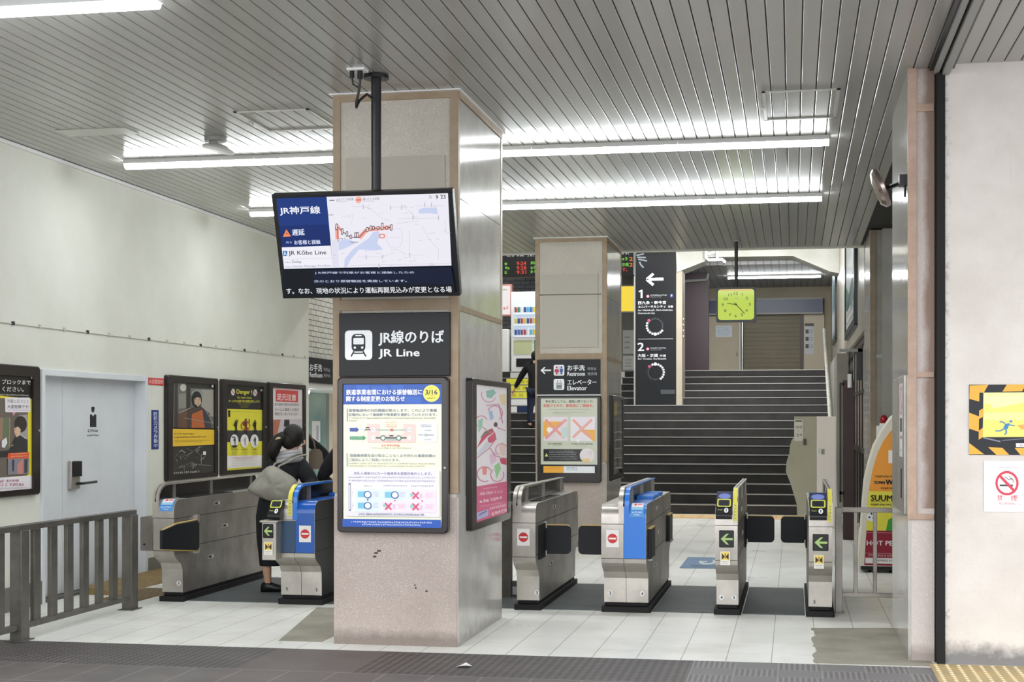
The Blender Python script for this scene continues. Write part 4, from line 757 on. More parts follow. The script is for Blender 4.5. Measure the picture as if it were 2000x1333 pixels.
        if not yo:
            MB().prism([(GY0 + .09, GT - .02), (GY0 + .1, GT + .03), (GY0 + .2, GT + .1), (GY0 + .3, GT + .1), (GY0 + .34, GT - .02)], 'x', rx0, rx1, BLACK).build('display_hood', t, 'black display housing', bevel=.006)
            u = Vector((0, -.1, -.07)).normalized(); n = Vector((0, -.07, .1)).normalized()
            a = Art(O=Vector((rx0 + .006, GY0 + .196, GT + .1)) + n * .002, ux=FX, uy=u, n=n, W=rx1 - rx0 - .012, H=.11, quad=GATE_ART['quad'], emit=.6); a.sheet('1f2c6a').disc(50, 50, 42, '8fa2f2', 32); a.build('display', t, 'lit blue display')
    for f in flaps:
        kind, side = f[0], f[1]
        if kind == 'closed':                 # f: closed, side(+1 right/-1 left), y, length
            yy, L = f[2], f[3]; xe = x1 if side > 0 else x0; xa, xb = (xe - .005, xe + L) if side > 0 else (xe - L, xe + .005)
            o = rrect(xa - (.05 if side > 0 else 0), .445, xb + (0 if side > 0 else .05), .69, .04, 5)
            fl = MB().prism(o, 'y', yy - .012, yy + .012, RUBBER).build('flap', t, 'black rubber barrier flap', bevel=.004)
            MB().prism([(xa + .01, .688), (xb - .03, .688), (xb - .012, .68), (xb - .012, .686), (xb - .03, .696), (xa + .01, .696)] if side > 0 else [(xa + .03, .688), (xb - .01, .688), (xb - .01, .696), (xa + .03, .696), (xa + .012, .686), (xa + .012, .68)], 'y', yy - .013, yy + .013, mat('amber_edge', 'd9b86a', .45)).build('edge_strip', fl, 'amber edge strip')
            MB().box(xe - .002, xe + side * .012, yy - .34, yy + .02, .425, .71, BLACKM).box(xe, xe + side * .02, yy - .03, yy + .0, .43, .475, STEEL).box(xe, xe + side * .02, yy - .03, yy + .0, .665, .72, STEEL).build('hinge_plate', t)
        if kind == 'folded':
            xe = x1 if side > 0 else x0; yy = f[2]
            MB().box(xe, xe + side * .03, yy, yy + .36, .445, .69, RUBBER).build('flap', t, 'black rubber flap folded against the side', bevel=.006)
            MB().box(xe, xe + side * .032, yy + .02, yy + .34, .69, .698, mat('amber_edge', 'd9b86a', .45)).box(xe, xe + side * .036, yy + .02, yy + .36, .43, .45, STEELD).build('hinge_plate', t)
        if kind == 'swung':
            o = [(0, .50), (.86, .43), (.9, .45), (.9, .665), (.86, .695), (.35, .69), (0, .655)]
            A, Bq = Vector((x1 + .03, GY0 - .33, 0)), Vector((x1 + .035, GY0 + .45, 0)); d_ = (Bq - A); L = .9; nn2 = Vector((-d_.y, d_.x, 0)).normalized() * .012
            def PT_(q, s): v = A + d_ * (q[0] / L) + nn2 * s; return (v.x, v.y, q[1])
            k = len(o); mb = MB(); mb.add([PT_(q, -1) for q in o] + [PT_(q, 1) for q in o], [(i, (i + 1) % k, k + (i + 1) % k, k + i) for i in range(k)] + [tuple(range(k))[::-1], tuple(range(k, 2 * k))], RUBBER)
            fl = mb.build('flap', t, 'black rubber flap swung out beside the body', bevel=.004)
            AM = mat('amber_edge', 'd9b86a', .45)
            MB().tube([PT_((.03, .66), 0), PT_((.35, .695), 0), PT_((.86, .7), 0)], .007, AM, 6).tube([PT_((.03, .495), 0), PT_((.86, .425), 0)], .007, AM, 6).build('edge_strip', fl, 'amber edge strip')
            MB().box(x1, x1 + .04, GY0 + .42, GY0 + .47, .40, .45, STEEL).box(x1, x1 + .04, GY0 + .42, GY0 + .47, .68, .74, STEEL).build('hinge_plate', t)
    return t
Z1 = .165
g01 = gate('long steel ticket gate against the left wall with a flap swung open', -5.425, -5.235, [(-5.43, -5.375, [STEEL])], nums=[('0', -5.27, .16, 0)], flaps=[('swung', 1)], pad=(-5.365, -5.245))
MB().box(-5.545, -5.428, 12.0, 12.4, .455, .745, m_steel('box_steel', '8d8782', .45)).build('side_box', g01, 'plain steel box on the outer side', bevel=.006)
MB().cyl((-5.505, 11.994, .51), (-5.505, 12.002, .51), .009, BLACKM).build('keyhole', g01)
g12 = gate('blue double ticket gate half hidden by the foreground pillar, woman beside it', -4.335, -3.97, [(-4.205, -4.125, [STEEL, BLUEP])], yellow=(-4.205, -4.168), side=BLACK, blue=(-4.135, -3.972, BLUED), nums=[('1', -4.285, .13, 1), ('2', -4.015, .13, 1)], noentry=(-4.055, .62), arrow=(-4.382, -4.29, .59, .71, 11.87), reader=(-4.36, -4.245, -.06, .745))  # black body sides: the dark reflection there is put into the colour
MB().box(-4.392, -4.265, 11.872, 12.06, .405, .725, STEEL).box(-4.41, -4.25, 11.86, 12.06, .722, .738, STEEL).build('side_box', g12, 'steel box under the card reader', bevel=.005)
MB().box(-4.262, -4.137, 11.994, 12.0, .46, .73, mat('slate_panel', '34506e', .35)).build('front_panel', g12, 'slate panel between box and blue front')
g3 = gate('single steel ticket gate just right of the foreground pillar', -2.27, -2.08, [(-2.27, -2.2, [STEEL])], nums=[('3', -2.1, .145, 0)], noentry=(-2.18, .62), flaps=[('closed', 1, 12.47, .225)])
g34 = gate('wide double ticket gate with bright blue right half', -1.537, -1.172, [(-1.395, -1.31, [STEEL, BLUEP])], blue=(-1.353, -1.174, BLUEP), nums=[('3', -1.488, .155, 0), ('4', -1.222, .155, 0)], noentry=(-1.445, .62), flaps=[('closed', -1, 12.47, .255), ('folded', 1, 12.12), ('folded', 1, 13.95)], pad=(-1.3, -1.19))
g45 = gate('slim ticket gate with blue-lit display, left of the last two', -.617, -.44, [(-.478, -.438, [STEEL])], yellow=(-.475, -.443), nums=[('4', -.575, .14, 0), ('5', -.475, .14, 0)], reader=(-.612, -.485), arrow=(-.588, -.468, .56, .70), flaps=[('closed', 1, 14.02, .265)])
g5 = gate('slim ticket gate at the right end beside the steel fence', .118, .302, [(.264, .304, [STEEL])], yellow=(.267, .299), nums=[('5', .165, .12, 1)], reader=(.124, .258), arrow=(.147, .272, .545, .68), flaps=[('closed', -1, 14.02, .235)])
MATM = m_mottled('grey_rubber_mat', '5c6062', '505456', .55, 4)
for xa, xb, lb in ((-5.2, -4.36, 'dark grey floor mat in the aisle the woman walks through'), (-3.94, -2.3, 'dark grey floor mat in the aisle behind the foreground pillar'), (-2.055, -1.565, 'dark grey floor mat between the steel gate and blue gate'), (-1.145, -.645, 'dark grey floor mat between the blue gate and slim gate'), (-.41, .09, 'dark grey floor mat between the two slim gates at right')):
    m_ = MB(); m_.box(xa, xb, 12.24, 14.2, 0, .006, MATM); o = m_.build('floor_mat', label=lb, cat='mat', group='gate aisle mats')
# ------------------------------------------------------------------ railing, fences
t = thing('railing', 'grey steel railing with flat balusters at front left before the door', 'railing', (-5.45, 10.3, 0)); RX = -5.45
MB().box(RX - .03, RX + .03, 8.0, 11.67, .787, .83, RAILM).build('top_rail', t, bevel=.004)
MB().box(RX - .025, RX + .025, 8.0, 11.5, .079, .12, RAILM).build('bottom_rail', t, bevel=.003)
for yy in (11.6, 9.8): MB().box(RX - .045, RX + .045, yy - .06, yy + .06, 0, .79, RAILM).box(RX - .07, RX + .07, yy - .09, yy + .09, 0, .008, RAILM).build('post', t, bevel=.003)
for i in range(13):
    yy = 11.29 - i * .253
    if abs(yy - 9.8) > .1: MB().box(RX - .016, RX + .016, yy - .05, yy + .05, .115, .79, RAILM).build('baluster', t, bevel=.003)
t = thing('steel_fence', 'low steel fence between the last slim gate and the right pillar', 'fence', (.56, 12.5, 0))
MB().box(.335, .8, 12.48, 12.52, .825, .865, STEELD).build('top_rail', t, bevel=.003); MB().box(.335, .8, 12.485, 12.515, .13, .165, STEELD).build('bottom_rail', t, bevel=.003)
MB().box(.335, .392, 12.47, 12.53, 0, .865, STEELD).box(.32, .41, 12.44, 12.56, 0, .008, STEELD).build('post', t, bevel=.003)
for xx in (.5, .655): MB().box(xx - .016, xx + .016, 12.49, 12.51, .15, .84, STEELD).build('baluster', t, bevel=.003)
t = thing('steel_fence', 'dark fence post and rails between foreground pillar and the first steel gate', 'fence', (-2.5, 13.0, 0))
MB().box(-2.56, -2.47, 12.97, 13.05, 0, .83, RAILM).build('post', t); MB().box(-3.2, -2.28, 12.99, 13.03, .79, .83, RAILM).build('top_rail', t); MB().box(-3.2, -2.28, 12.99, 13.03, .1, .15, RAILM).box(-3.2, -2.28, 12.99, 13.03, .0, .03, RAILM).build('bottom_rail', t)
for xx in (-2.95, -2.75): MB().box(xx - .02, xx + .02, 12.995, 13.025, .14, .8, RAILM).build('baluster', t)
# floor pieces
WOOD = m_mottled('worn_brass_plate', '9a8150', '7a6338', .5, 12)
t = thing('door_ramp', 'worn ochre threshold ramp and striped floor plate by the door', 'ramp', (-6.1, 13.6, 0))
MB().prism([(-6.34, .075), (-6.34, 0), (-6.02, 0), (-6.05, .03)], 'y', 12.5, 15.4, WOOD).build('wedge', t)
mb = MB().box(-6.02, -5.62, 12.1, 13.1, 0, .004, WOOD)
for i in range(7): mb.add([(-6.0 + .055 * i, 12.12, .0045), (-5.97 + .055 * i, 12.12, .0045), (-5.92 + .055 * i, 13.08, .0045), (-5.95 + .055 * i, 13.08, .0045)], [(0, 1, 2, 3)], mat('plate_stripe', '5e4a2c', .6))
mb.build('striped_plate', t)
CONC = m_mottled('bare_concrete', 'a8a496', '8f8b7d', .75, 3)
r_ = random.Random(4)
def patch(edge, lb): tag(MB().prism(edge, 'z', 0, .0025, CONC).build('floor_patch', smooth=0), lb, 'floor patch')
jag = [(.15 + r_.uniform(-.03, .012), 9.86 + i * .082) for i in range(21)]
patch([(.9, 9.83)] + [(.735, 11.62)] + jag[::-1] + [(.14, 9.83)], 'bare concrete floor patch with torn tile edge beside the right pillar')
patch([(-3.3, 10.12), (-3.62, 10.12), (-3.95, 12.0), (-3.3, 12.0)], 'bare concrete floor strip along the left of the foreground pillar')
PAPERP = mat('paper_white', 'f2f2f0', .7)
mb = MB(); mb.add([(-2.12, 9.25, .004), (-2.05, 9.22, .018), (-2.02, 9.29, .004), (-2.07, 9.33, .02), (-2.1, 9.3, .006)], [(0, 1, 4), (1, 2, 3), (1, 3, 4)], PAPERP); tag(mb.build('paper_scrap', smooth=0), 'small crumpled white paper scrap lying on the dark paving', 'litter')
TACT = m_mottled('tactile_yellow', 'cdb27c', 'a99a80', .6, 3)
def tactile(x0, x1, y0, y1, lb, dx=.06, dome=True):
    mb = MB().box(x0, x1, y0, y1, 0, .005, TACT); i = x0 + dx / 2
    while i < x1:
        j = y0 + dx / 2
        while j < y1:
            mb.loft([[(i + r * math.cos(math.pi * q / 4), j + r * math.sin(math.pi * q / 4), z) for q in range(8)] for r, z in ((.014, .005), (.009, .011))], mat('tactile_dome', 'e3d3a8', .5)); j += dx
        i += dx
    tag(mb.build('tactile_paving', smooth=0), lb, 'tactile paving')
tactile(.86, 4.5, 9.0, 9.93, 'yellow studded tactile paving at bottom right under the plaster wall', .07)
m_ = MB().box(-6.3, .6, 24.2, 25.1, 0, .005, mat('tactile_orange', 'd9b072', .6))
for i in range(23):
    for j in range(3): m_.box(-6.25 + i * .3, -6.03 + i * .3, 24.23 + j * .3, 24.46 + j * .3, .005, .009, mat('tactile_orange_light', 'e6c896', .6))
tag(m_.build('tactile_paving', smooth=0), 'orange tactile strip across the floor at the foot of the stairs', 'tactile paving')
a = Art((-.78, 17.25, .003), (-1, 0, 0), (0, -1, 0), (0, 0, 1), .42, 1.3, [(0, 0), (100, 0), (100, 100), (0, 100)]); a.sheet('4a7ba8').rr(3, 3, 97, 97, 3, '4a7ba8').ring(38, 42, 24, 13, 'd3dde2', a0=-20, a1=230).rect(40, 36, 62, 44, 'd3dde2').fine(10, 80, 78, 8, '24364c').fine(10, 70, 88, 6, '24364c')
t = thing('floor_sticker', 'blue floor sticker with a white curved mark beyond the slim gate', 'sticker', (-.99, 16.6, 0)); a.build('print', t)

# ================================================================== stairs and everything beyond the gates
STEP = m_mottled('dark_step_stone', '373635', '2b2a29', .6, 3); NOSE = mat('nosing_metal', 'b5b4b0', .4, .3)
ST_R, ST_T, ST_Y = .159, .48, 25.35
t = thing('staircase', 'wide dark stone staircase with pale nosings rising at the back', 'stairs', (-3, 25.3, 0))
def sy(k): return ST_Y + k * ST_T
for k in range(17):
    xr = .2 if k == 0 else (.04 if k < 8 and k < 2 else .72)
    st = MB().box(-7.6, xr if k else .08, sy(k), 37.2 if k == 16 else sy(k + 1) + .03, max(0, ST_R * k - .25), ST_R * (k + 1), STEP).build('step', t, smooth=0)
    MB().box(-7.6, (xr if k else .08) - .03, sy(k) - .012, sy(k) + .035, ST_R * (k + 1) - .009, ST_R * (k + 1) + .004, NOSE).build('nosing', st, 'pale metal nosing', smooth=0)
    if 11 <= k <= 16:
        a = Art((-6.3, sy(k) - .014, ST_R * (k + 1) - .02), FX, FU, FN, 2.6, .125, [(0, 0), (260, 0), (260, 13), (0, 13)], emit=.05)
        c = {16: 'dcdad4', 15: 'e6e04c', 14: 'e6e04c', 13: 'e6e04c', 12: 'e2e2e0', 11: 'e6e4e0'}[k]
        a.sheet(c)
        if k == 16: [a.rect(60 + i * 22, 2, 76 + i * 22, 11, 'c9a09c' if i % 3 == 1 else 'aaa8a4') for i in range(8)]
        if 13 <= k <= 15: [a.rect(30 + i * 16, 3, 40 + i * 16, 10, 'c2bc40') for i in range(int(13 - (15 - k) * 0))]; a.rect(140 - (15 - k) * 5, 0, 260, 13, 'dededa')
        if k == 12: a.rect(85, 0, 97, 13, '22304a').rect(120, 0, 150, 13, 'e6dc50')
        if k == 11: a.rect(60, 0, 85, 13, '1f2d55').rect(100, 2, 150, 11, 'f0b050').fine(104, 146, 6, 5, 'c45a30')
        a.build('riser_advert', st, 'bright advert strip on the riser', )
# platform sign column
cy = 30.75; cx0, cx1 = -3.245, -2.36; zb = 1.9
t = thing('sign_column', 'tall black column listing platforms one and two standing on the stairs', 'column', ((cx0 + cx1) / 2, cy + .4, zb))
MB().box(cx0, cx1, cy, cy + .85, zb, 5.29, SIGNBK).build('shaft', t)
MB().box(cx0 - .012, cx0 + .02, cy - .012, cy + .02, zb, 5.3, GREYP).box(cx1 - .02, cx1 + .1, cy - .004, cy + .85, zb, 5.3, m_mottled('warm_column_side', 'b9b09f', 'a79e8d', .5, 1)).build('edge_trim', t)
for i in range(4): MB().cyl((cx1 + .1, cy + .3, 3.35 + i * .12), (cx1 + .115, cy + .3, 3.35 + i * .12), .02, WHITE).build('button', t)
a = Art((cx0, cy - .004, 5.2), FX, FU, FN, cx1 - cx0, 3.28, [(500, 60), (1175, 60), (1175, 2640), (500, 2640)], emit=.02)
W_ = 'e6eaee'
# units: zoom of (1180,480) at 8.33/px; second half from the zoom of (1180,630) converted to the same units
a.line([(830, 595), (950, 595)], 46, W_).line([(690, 597), (960, 597)], 42, W_).line([(800, 505), (695, 597), (800, 690)], 44, W_)
for p in ([(510, 165), (585, 125)], [(530, 200), (650, 180)], [(545, 232), (680, 240)], [(560, 265), (700, 295)], [(580, 305), (600, 355), (645, 405)]): a.line(p, 24, '8e99a4')
a.text('1', 568, 628, 832, 135, W_).disc(713, 872, 26, 'b04a6a').ring(713, 872, 16, 9, W_).fine(755, 1015, 858, 22, 'b9c0c8').fine(755, 930, 886, 12, '98a0a8').rr(1062, 840, 1112, 895, 6, '2a3f7a').text('P', 1078, 1096, 868, 34, W_)
a.text('西九条・新今宮', 556, 1000, 975, 54, W_).text('ユニバーサルシティ', 556, 990, 1042, 42, W_).text('方面', 1030, 1108, 1045, 36, W_).text('for Nishikujō, Shin-imamiya,', 556, 1110, 1102, 38, W_, bold=.01).text('Universal-city', 556, 825, 1150, 34, W_, bold=.01)
def y2z(y): return (y / 7.406 + 630 - 480) * 8.33
def x2z(x): return x / 7.406 * 8.33
def loop(cxz, cyz, r, a0, a1, dots, red, big):
    a.ring(cxz, cyz, r - 18, r - 24, '68707a', a0=0, a1=360)
    for d in range(0, 360, 15): a.disc(cxz + r * math.cos(math.radians(d)), cyz + r * math.sin(math.radians(d)), 5, '565e68')
    for d in dots: a.disc(cxz + r * math.cos(math.radians(d)), cyz + r * math.sin(math.radians(d)), 17, W_)
    a.disc(cxz + r * math.cos(math.radians(red)), cyz + r * math.sin(math.radians(red)), 24, 'b04a6a').disc(cxz + r * math.cos(math.radians(big)), cyz + r * math.sin(math.radians(big)), 26, W_)
c1 = (x2z(738), y2z(95)); rr0 = x2z(120)
loop(*c1, rr0, 0, 0, (200, 182, 164, 147, 129, 110, 70, 52, 36), 222, 90)
a.line([(x2z(497), y2z(284)), (x2z(988), y2z(284))], 9, 'aab0b6').text('2', x2z(493), x2z(578), y2z(395), 132, W_).disc(x2z(632), y2z(428), 26, 'b04a6a').ring(x2z(632), y2z(428), 16, 9, W_).fine(x2z(670), x2z(900), y2z(418), 22, 'b9c0c8').fine(x2z(670), x2z(830), y2z(444), 12, '98a0a8')
a.text('大阪・京橋', x2z(493), x2z(775), y2z(522), 54, W_).text('方面', x2z(800), x2z(888), y2z(527), 36, W_).text('for Osaka, Kyōbashi', x2z(493), x2z(890), y2z(574), 38, W_, bold=.01)
loop(x2z(740), y2z(768), rr0, 0, 0, (250, 290, 308, 325, 342, 0, 17, 34, 50), 226, 270)
a.rect(x2z(815), y2z(1020), x2z(1015), y2z(1085), '454b50')
a.build('lettering', t, 'white platform lettering and loop-line diagrams')
# departure board
t = thing('departure_board', 'black LED departure board hanging behind the second pillar', 'departure board', (-3.6, 24.1, 3.95))
MB().box(-4.95, -2.55, 24.0, 24.25, 3.95, 4.36, BLACK).build('cabinet', t, bevel=.01)
for xx in (-4.3, -3.0): MB().cyl((xx, 24.12, 4.36), (xx, 24.12, 5.3), .03, BLACK).build('hanger', t)
a = Art((-4.95, 23.994, 4.36), FX, FU, FN, 2.4, .41, [(952, 491), (1238, 491), (1238, 540), (952, 540)], emit=.95)
a.sheet('0c0d10', 0.0); RD, GN, AM = 'ee4a3a', '7fd04a', 'e88a3c'
for y, s in ((513.5, '9:24'), (522.5, '9:28'), (531, '9:31')): a.text(s, 1009, 1028, y, 7, RD, bold=.02).fine(985, 994, y, 6, GN, seed=int(y)).fine(1037, 1046, y, 6, GN, seed=int(y) + 1).fine(1060, 1190, y, 6, GN, seed=int(y) + 2)
for x in (990, 1010, 1030, 1216): a.fine(x, x + 14, 498, 5, 'b9b9c2', seed=x)
a.fine(1211, 1229, 509, 6, GN).text('2', 1230, 1237, 509.5, 7, AM).text('京橋', 1216, 1229, 520, 7, GN).text('2', 1230, 1237, 520.5, 7, AM).text('ます。', 1210, 1226, 529.5, 7, RD, bold=.02)
a.build('led_rows', t, 'glowing red and green characters')
# vending machine and the rest at the head of the stairs, left
t = thing('vending_machine', 'white drinks vending machine with lit display at the head of the stairs', 'vending machine', (-5.8, 34.2, 2.703)); vx0, vx1 = -6.40, -5.35; vy = 33.6; vz = 2.703
MB().box(vx0, vx1, vy, vy + .8, vz, vz + 1.86, WHITE).build('cabinet', t, bevel=.02)
MB().box(vx0 + .07, vx1 - .07, vy - .01, vy + .02, vz + .82, vz + 1.68, mat('vending_glow', 'cfe0f4', .3, emit=.25)).build('display_window', t)
cols = ['b5423a', '3f6fb5', '3c8a5a', 'd8c23c', 'ece8e4', '8a4a7a', '2f4f8a', 'c46a3a', '5ab0d0']
for j, zz in enumerate((1.38, 1.12, .86)):
    for i in range(12):
        x = vx0 + .12 + i * .072; MB().cyl((x, vy - .03, vz + zz), (x, vy - .03, vz + zz + .12), .027, mat('drink_' + cols[(i * (j + 2) + j * 3) % 9], cols[(i * (j + 2) + j * 3) % 9], .3, emit=.05), 10).cyl((x, vy - .03, vz + zz + .12), (x, vy - .03, vz + zz + .16), .012, WHITE, 8).build('sample_bottle', t)
    MB().box(vx0 + .08, vx1 - .08, vy - .05, vy, vz + zz - .05, vz + zz, mat('button_row', 'dfe6ee', .4, emit=.2)).build('button_row', t)
MB().box(vx0 + .07, vx0 + .5, vy - .012, vy, vz + .42, vz + .74, mat('vending_notice', 'c3c99a', .5)).box(vx0 + .55, vx0 + .7, vy - .012, vy, vz + .45, vz + .74, mat('vending_green', '3f7f5a', .5)).box(vx0 + .75, vx0 + .95, vy - .012, vy, vz + .5, vz + .74, BLACK).build('front_notice', t)
MB().box(vx0 + .13, vx0 + .85, vy - .015, vy, vz + .13, vz + .32, BLACK).build('delivery_flap', t)
tag(MB().box(-6.75, -6.44, 33.5, 34.0, 2.703, 3.7, WHITE).build('white_bin', bevel=.015), 'plain white cabinet standing left of the vending machine', 'cabinet')
t = thing('lit_sign', 'lit white sign with red border high behind the first pillar', 'sign', (-6.6, 34.0, 4.03)); MB().box(-7.1, -6.45, 34.0, 34.12, 4.03, 4.78, mat('red_sign_frame', 'c98a84', .4)).build('frame', t)
MB().cyl((-6.7, 34.06, 4.78), (-6.7, 34.06, 5.3), .02, GREYP).build('hanger', t)
a = Art((-7.06, 33.998, 4.74), FX, FU, FN, .57, .67, [(0, 0), (100, 0), (100, 100), (0, 100)], emit=.9); a.sheet('fbf4f2').fine(60, 92, 14, 6, '8fae6a').fine(70, 92, 78, 12, 'e0605a'); a.build('panel', t)
t = thing('lit_sign', 'yellow glowing sign behind the pillar with the restroom sign', 'sign', (-3.9, 35, 4.15)); MB().box(-4.4, -3.66, 35.0, 35.15, 4.15, 4.8, GREYP).build('frame', t); MB().box(-4.38, -3.68, 34.99, 35.0, 4.18, 4.77, mat('yellow_lit', '3a3008', .3, emit=.95, ecol='f8d83c')).build('panel', t)
MB().cyl((-4.0, 35.07, 4.8), (-4.0, 35.07, 5.3), .02, GREYP).build('hanger', t)
for x0, x1, z0, z1, lb in ((-4.15, -3.85, 3.25, 3.83, 'tall white paper notice on the back wall under the yellow sign'), (-4.15, -3.78, 2.85, 3.2, 'white paper notice low on the back wall above the left stairs')):
    t = thing('paper_notice', lb, 'notice', ((x0 + x1) / 2, 36.6, z0)); a = Art((x0, 36.594, z1), FX, FU, FN, x1 - x0, z1 - z0, [(0, 0), (100, 0), (100, 100), (0, 100)]); a.sheet('e9e9e4')
    for i in range(3): a.fine(15, 60, 30 + i * 22, 8, '7a7a7a', seed=i)
    a.build('sheet', t)
# haunched beam, rear right concourse
CB = m_mottled('white_painted_concrete', 'c6c7c0', 'acaca2', .7, 1.2)
t = thing('concrete_beam', 'white haunched concrete beam spanning above the stairs', 'beam', (-.9, 31, 4.2))
def s30(u, v, y=30.7):
    xc = (u - 1000) / 2900; rx = xc * math.cos(YAW) - math.sin(YAW); ry = xc * math.sin(YAW) + math.cos(YAW); k = y / ry; return (rx * k, 1.57 + (824 - v) / 2900 * k)
prof = [s30(1322, 532), s30(1376, 511), s30(1380, 503), s30(1548, 500), s30(1622, 531), s30(1640, 534), (1.0, 5.4), (-2.4, 5.4)]
MB().prism(prof, 'y', 30.7, 31.5, CB).build('beam', t, smooth=0)
t = thing('drain_pipe', 'white bent pipe fixed along the underside of the haunched beam', 'pipe', (-1.7, 30.6, 4.8)); P_ = lambda u, v, y=30.55: (s30(u, v, y)[0], y, s30(u, v, y)[1])
MB().tube([P_(1379, 490), P_(1379, 503), P_(1384, 508), P_(1410, 507), P_(1415, 511), P_(1415, 517, 30.9)], .034, WHITE, 10).tube([P_(1383, 497), P_(1396, 492)], .03, WHITE, 8).tube([P_(1401, 490), P_(1401, 508)], .03, WHITE, 8).build('pipe', t)
t = lamp(-1.47, 34.0, 4.885, 2.07, group=None); t['label'] = 'double tube light over the head of the stairs at right'
t = thing('maroon_panel', 'tall dark maroon wall panel right of the black platform column', 'panel', (-2.1, 33.5, 2.703)); MAR = mat('maroon_paint', '3a2630', .4)
MB().box(-2.9, -1.86, 33.3, 33.5, 2.703, 4.88, MAR).build('panel', t); MB().tube([(-2.4, 33.2, 4.7), (-1.9, 33.2, 4.72), (-1.87, 33.2, 4.86)], .03, GREYP, 8).build('pipe', t)
t = thing('sign_band', 'navy blue sign band above the beige shutters at the head of the stairs', 'sign', (-.7, 37.0, 4.2)); MB().box(-2.15, .7, 36.95, 37.2, 4.24, 4.56, mat('navy', '13234b', .35)).build('band', t); MB().box(-2.15, .7, 36.94, 37.2, 4.2, 4.24, GREYP).box(-2.15, .7, 36.94, 37.2, 4.56, 4.6, GREYP).build('edge_strip', t)
t = thing('beige_door', 'beige steel door with a blue paper notice, left of the shutter', 'door', (-1.75, 37.1, 2.703)); BD = m_mottled('beige_door_paint', 'c9bea6', 'bcb098', .5, 1)
MB().box(-2.1, -1.32, 37.12, 37.2, 2.703, 4.2, BD).build('leaf', t, bevel=.006); MB().box(-2.13, -2.1, 37.08, 37.2, 2.703, 4.23, WHITE).box(-1.32, -1.29, 37.08, 37.2, 2.703, 4.23, WHITE).build('door_frame', t); MB().box(-1.4, -1.36, 37.07, 37.12, 3.2, 3.28, GREYP).build('door_handle', t)
a = Art((-1.9, 37.115, 3.95), FX, FU, FN, .4, .28, [(0, 0), (100, 0), (100, 100), (0, 100)]); a.sheet('d7dfe6')
for i in range(5): a.fine(10, 90, 15 + i * 17, 8, '8aa0b8', seed=i)
a.build('notice', t, 'pale blue paper notice')
t = thing('steel_post', 'thin shiny steel post beside the beige door under the clock', 'post', (-1.22, 36.9, 2.703)); MB().cyl((-1.24, 36.9, 2.703), (-1.24, 36.9, 4.2), .035, mat('chrome', 'd0d0d0', .12, 1)).build('post', t)
t = thing('roller_shutter', 'closed olive-brown roller shutter at the head of the stairs', 'shutter', (-.45, 37.15, 2.703)); mb = MB(); OL = m_mottled('olive_shutter', '7d745e', '716953', .5, .8)
for i in range(14): mb.box(-1.18, .15, 37.13 + (i % 2) * .006, 37.2, 2.703 + i * .107, 2.703 + (i + 1) * .107 - .004, OL)
mb.build('slats', t); MB().box(.15, .24, 37.08, 37.2, 2.703, 4.2, mat('dark_guide', '5a5048', .5)).build('guide', t)
t = thing('notice_board', 'beige panel with printed notices at right of the shutter', 'notice board', (.45, 37.15, 2.703)); MB().box(.24, .74, 37.12, 37.2, 2.703, 4.2, BD).build('panel', t)
a = Art((.27, 37.115, 3.98), FX, FU, FN, .22, .75, [(0, 0), (100, 0), (100, 200), (0, 200)]); a.sheet('c4c4c8').rect(0, 0, 100, 18, '2f2c30')
for i in range(3): a.rect(8, 40 + i * 48, 42, 66 + i * 48, '33333a').fine(50, 92, 46 + i * 48, 8, '77777c').fine(50, 92, 60 + i * 48, 8, '77777c')
a.build('sheet', t)
# clock
t = thing('clock', 'square yellow-green station clock hanging on a thin pole', 'clock', (-.72, 19.15, 2.85)); CX = -.72
MB().cyl((CX, 19.17, 3.27), (CX, 19.17, H), .022, mat('clock_pole', '2b2626', .4)).cyl((CX, 19.17, H - .015), (CX, 19.17, H), .05, GREYP).build('pole', t)
MB().prism(rrect(CX - .252, 2.842, CX + .252, 3.282, .02), 'y', 19.1, 19.24, mat('clock_case', '4a4b4f', .45)).build('case', t, bevel=.006)
a = Art((CX - .23, 19.098, 3.258), FX, FU, FN, .46, .392, [(295, 310), (1105, 310), (1105, 990), (295, 990)], emit=.85, coat=.3)
a.rr(298, 312, 1102, 988, 70, 'c3dc3e'); a.rr(340, 312, 1060, 352, 18, 'd8b44a')
K = '3c4a1e'
for s, x, y in (('12', 698, 402), ('1', 832, 432), ('2', 942, 512), ('3', 1002, 650), ('4', 932, 785), ('5', 832, 880), ('6', 694, 905), ('7', 568, 880), ('8', 460, 785), ('9', 402, 655), ('10', 478, 525), ('11', 568, 435)):
    wd = 88 if s in ('12', '10') else 70 if s == '11' else 24 if s == '1' else 50
    a.text(s, x - wd / 2, x + wd / 2, y, 62, K, bold=.02)
a.text('JR', 678, 742, 520, 44, '7fae9a'); a.build('dial', t, 'lit lime dial')
a = Art((CX - .23, 19.09, 3.258), FX, FU, FN, .46, .392, [(295, 310), (1105, 310), (1105, 990), (295, 990)])
a.line([(505, 622), (700, 655)], 16, '2a2f18').line([(660, 610), (700, 652), (890, 855)], 16, '2a2f18').disc(700, 652, 22, '2a2f18'); a.build('hands', t, 'dark hands')
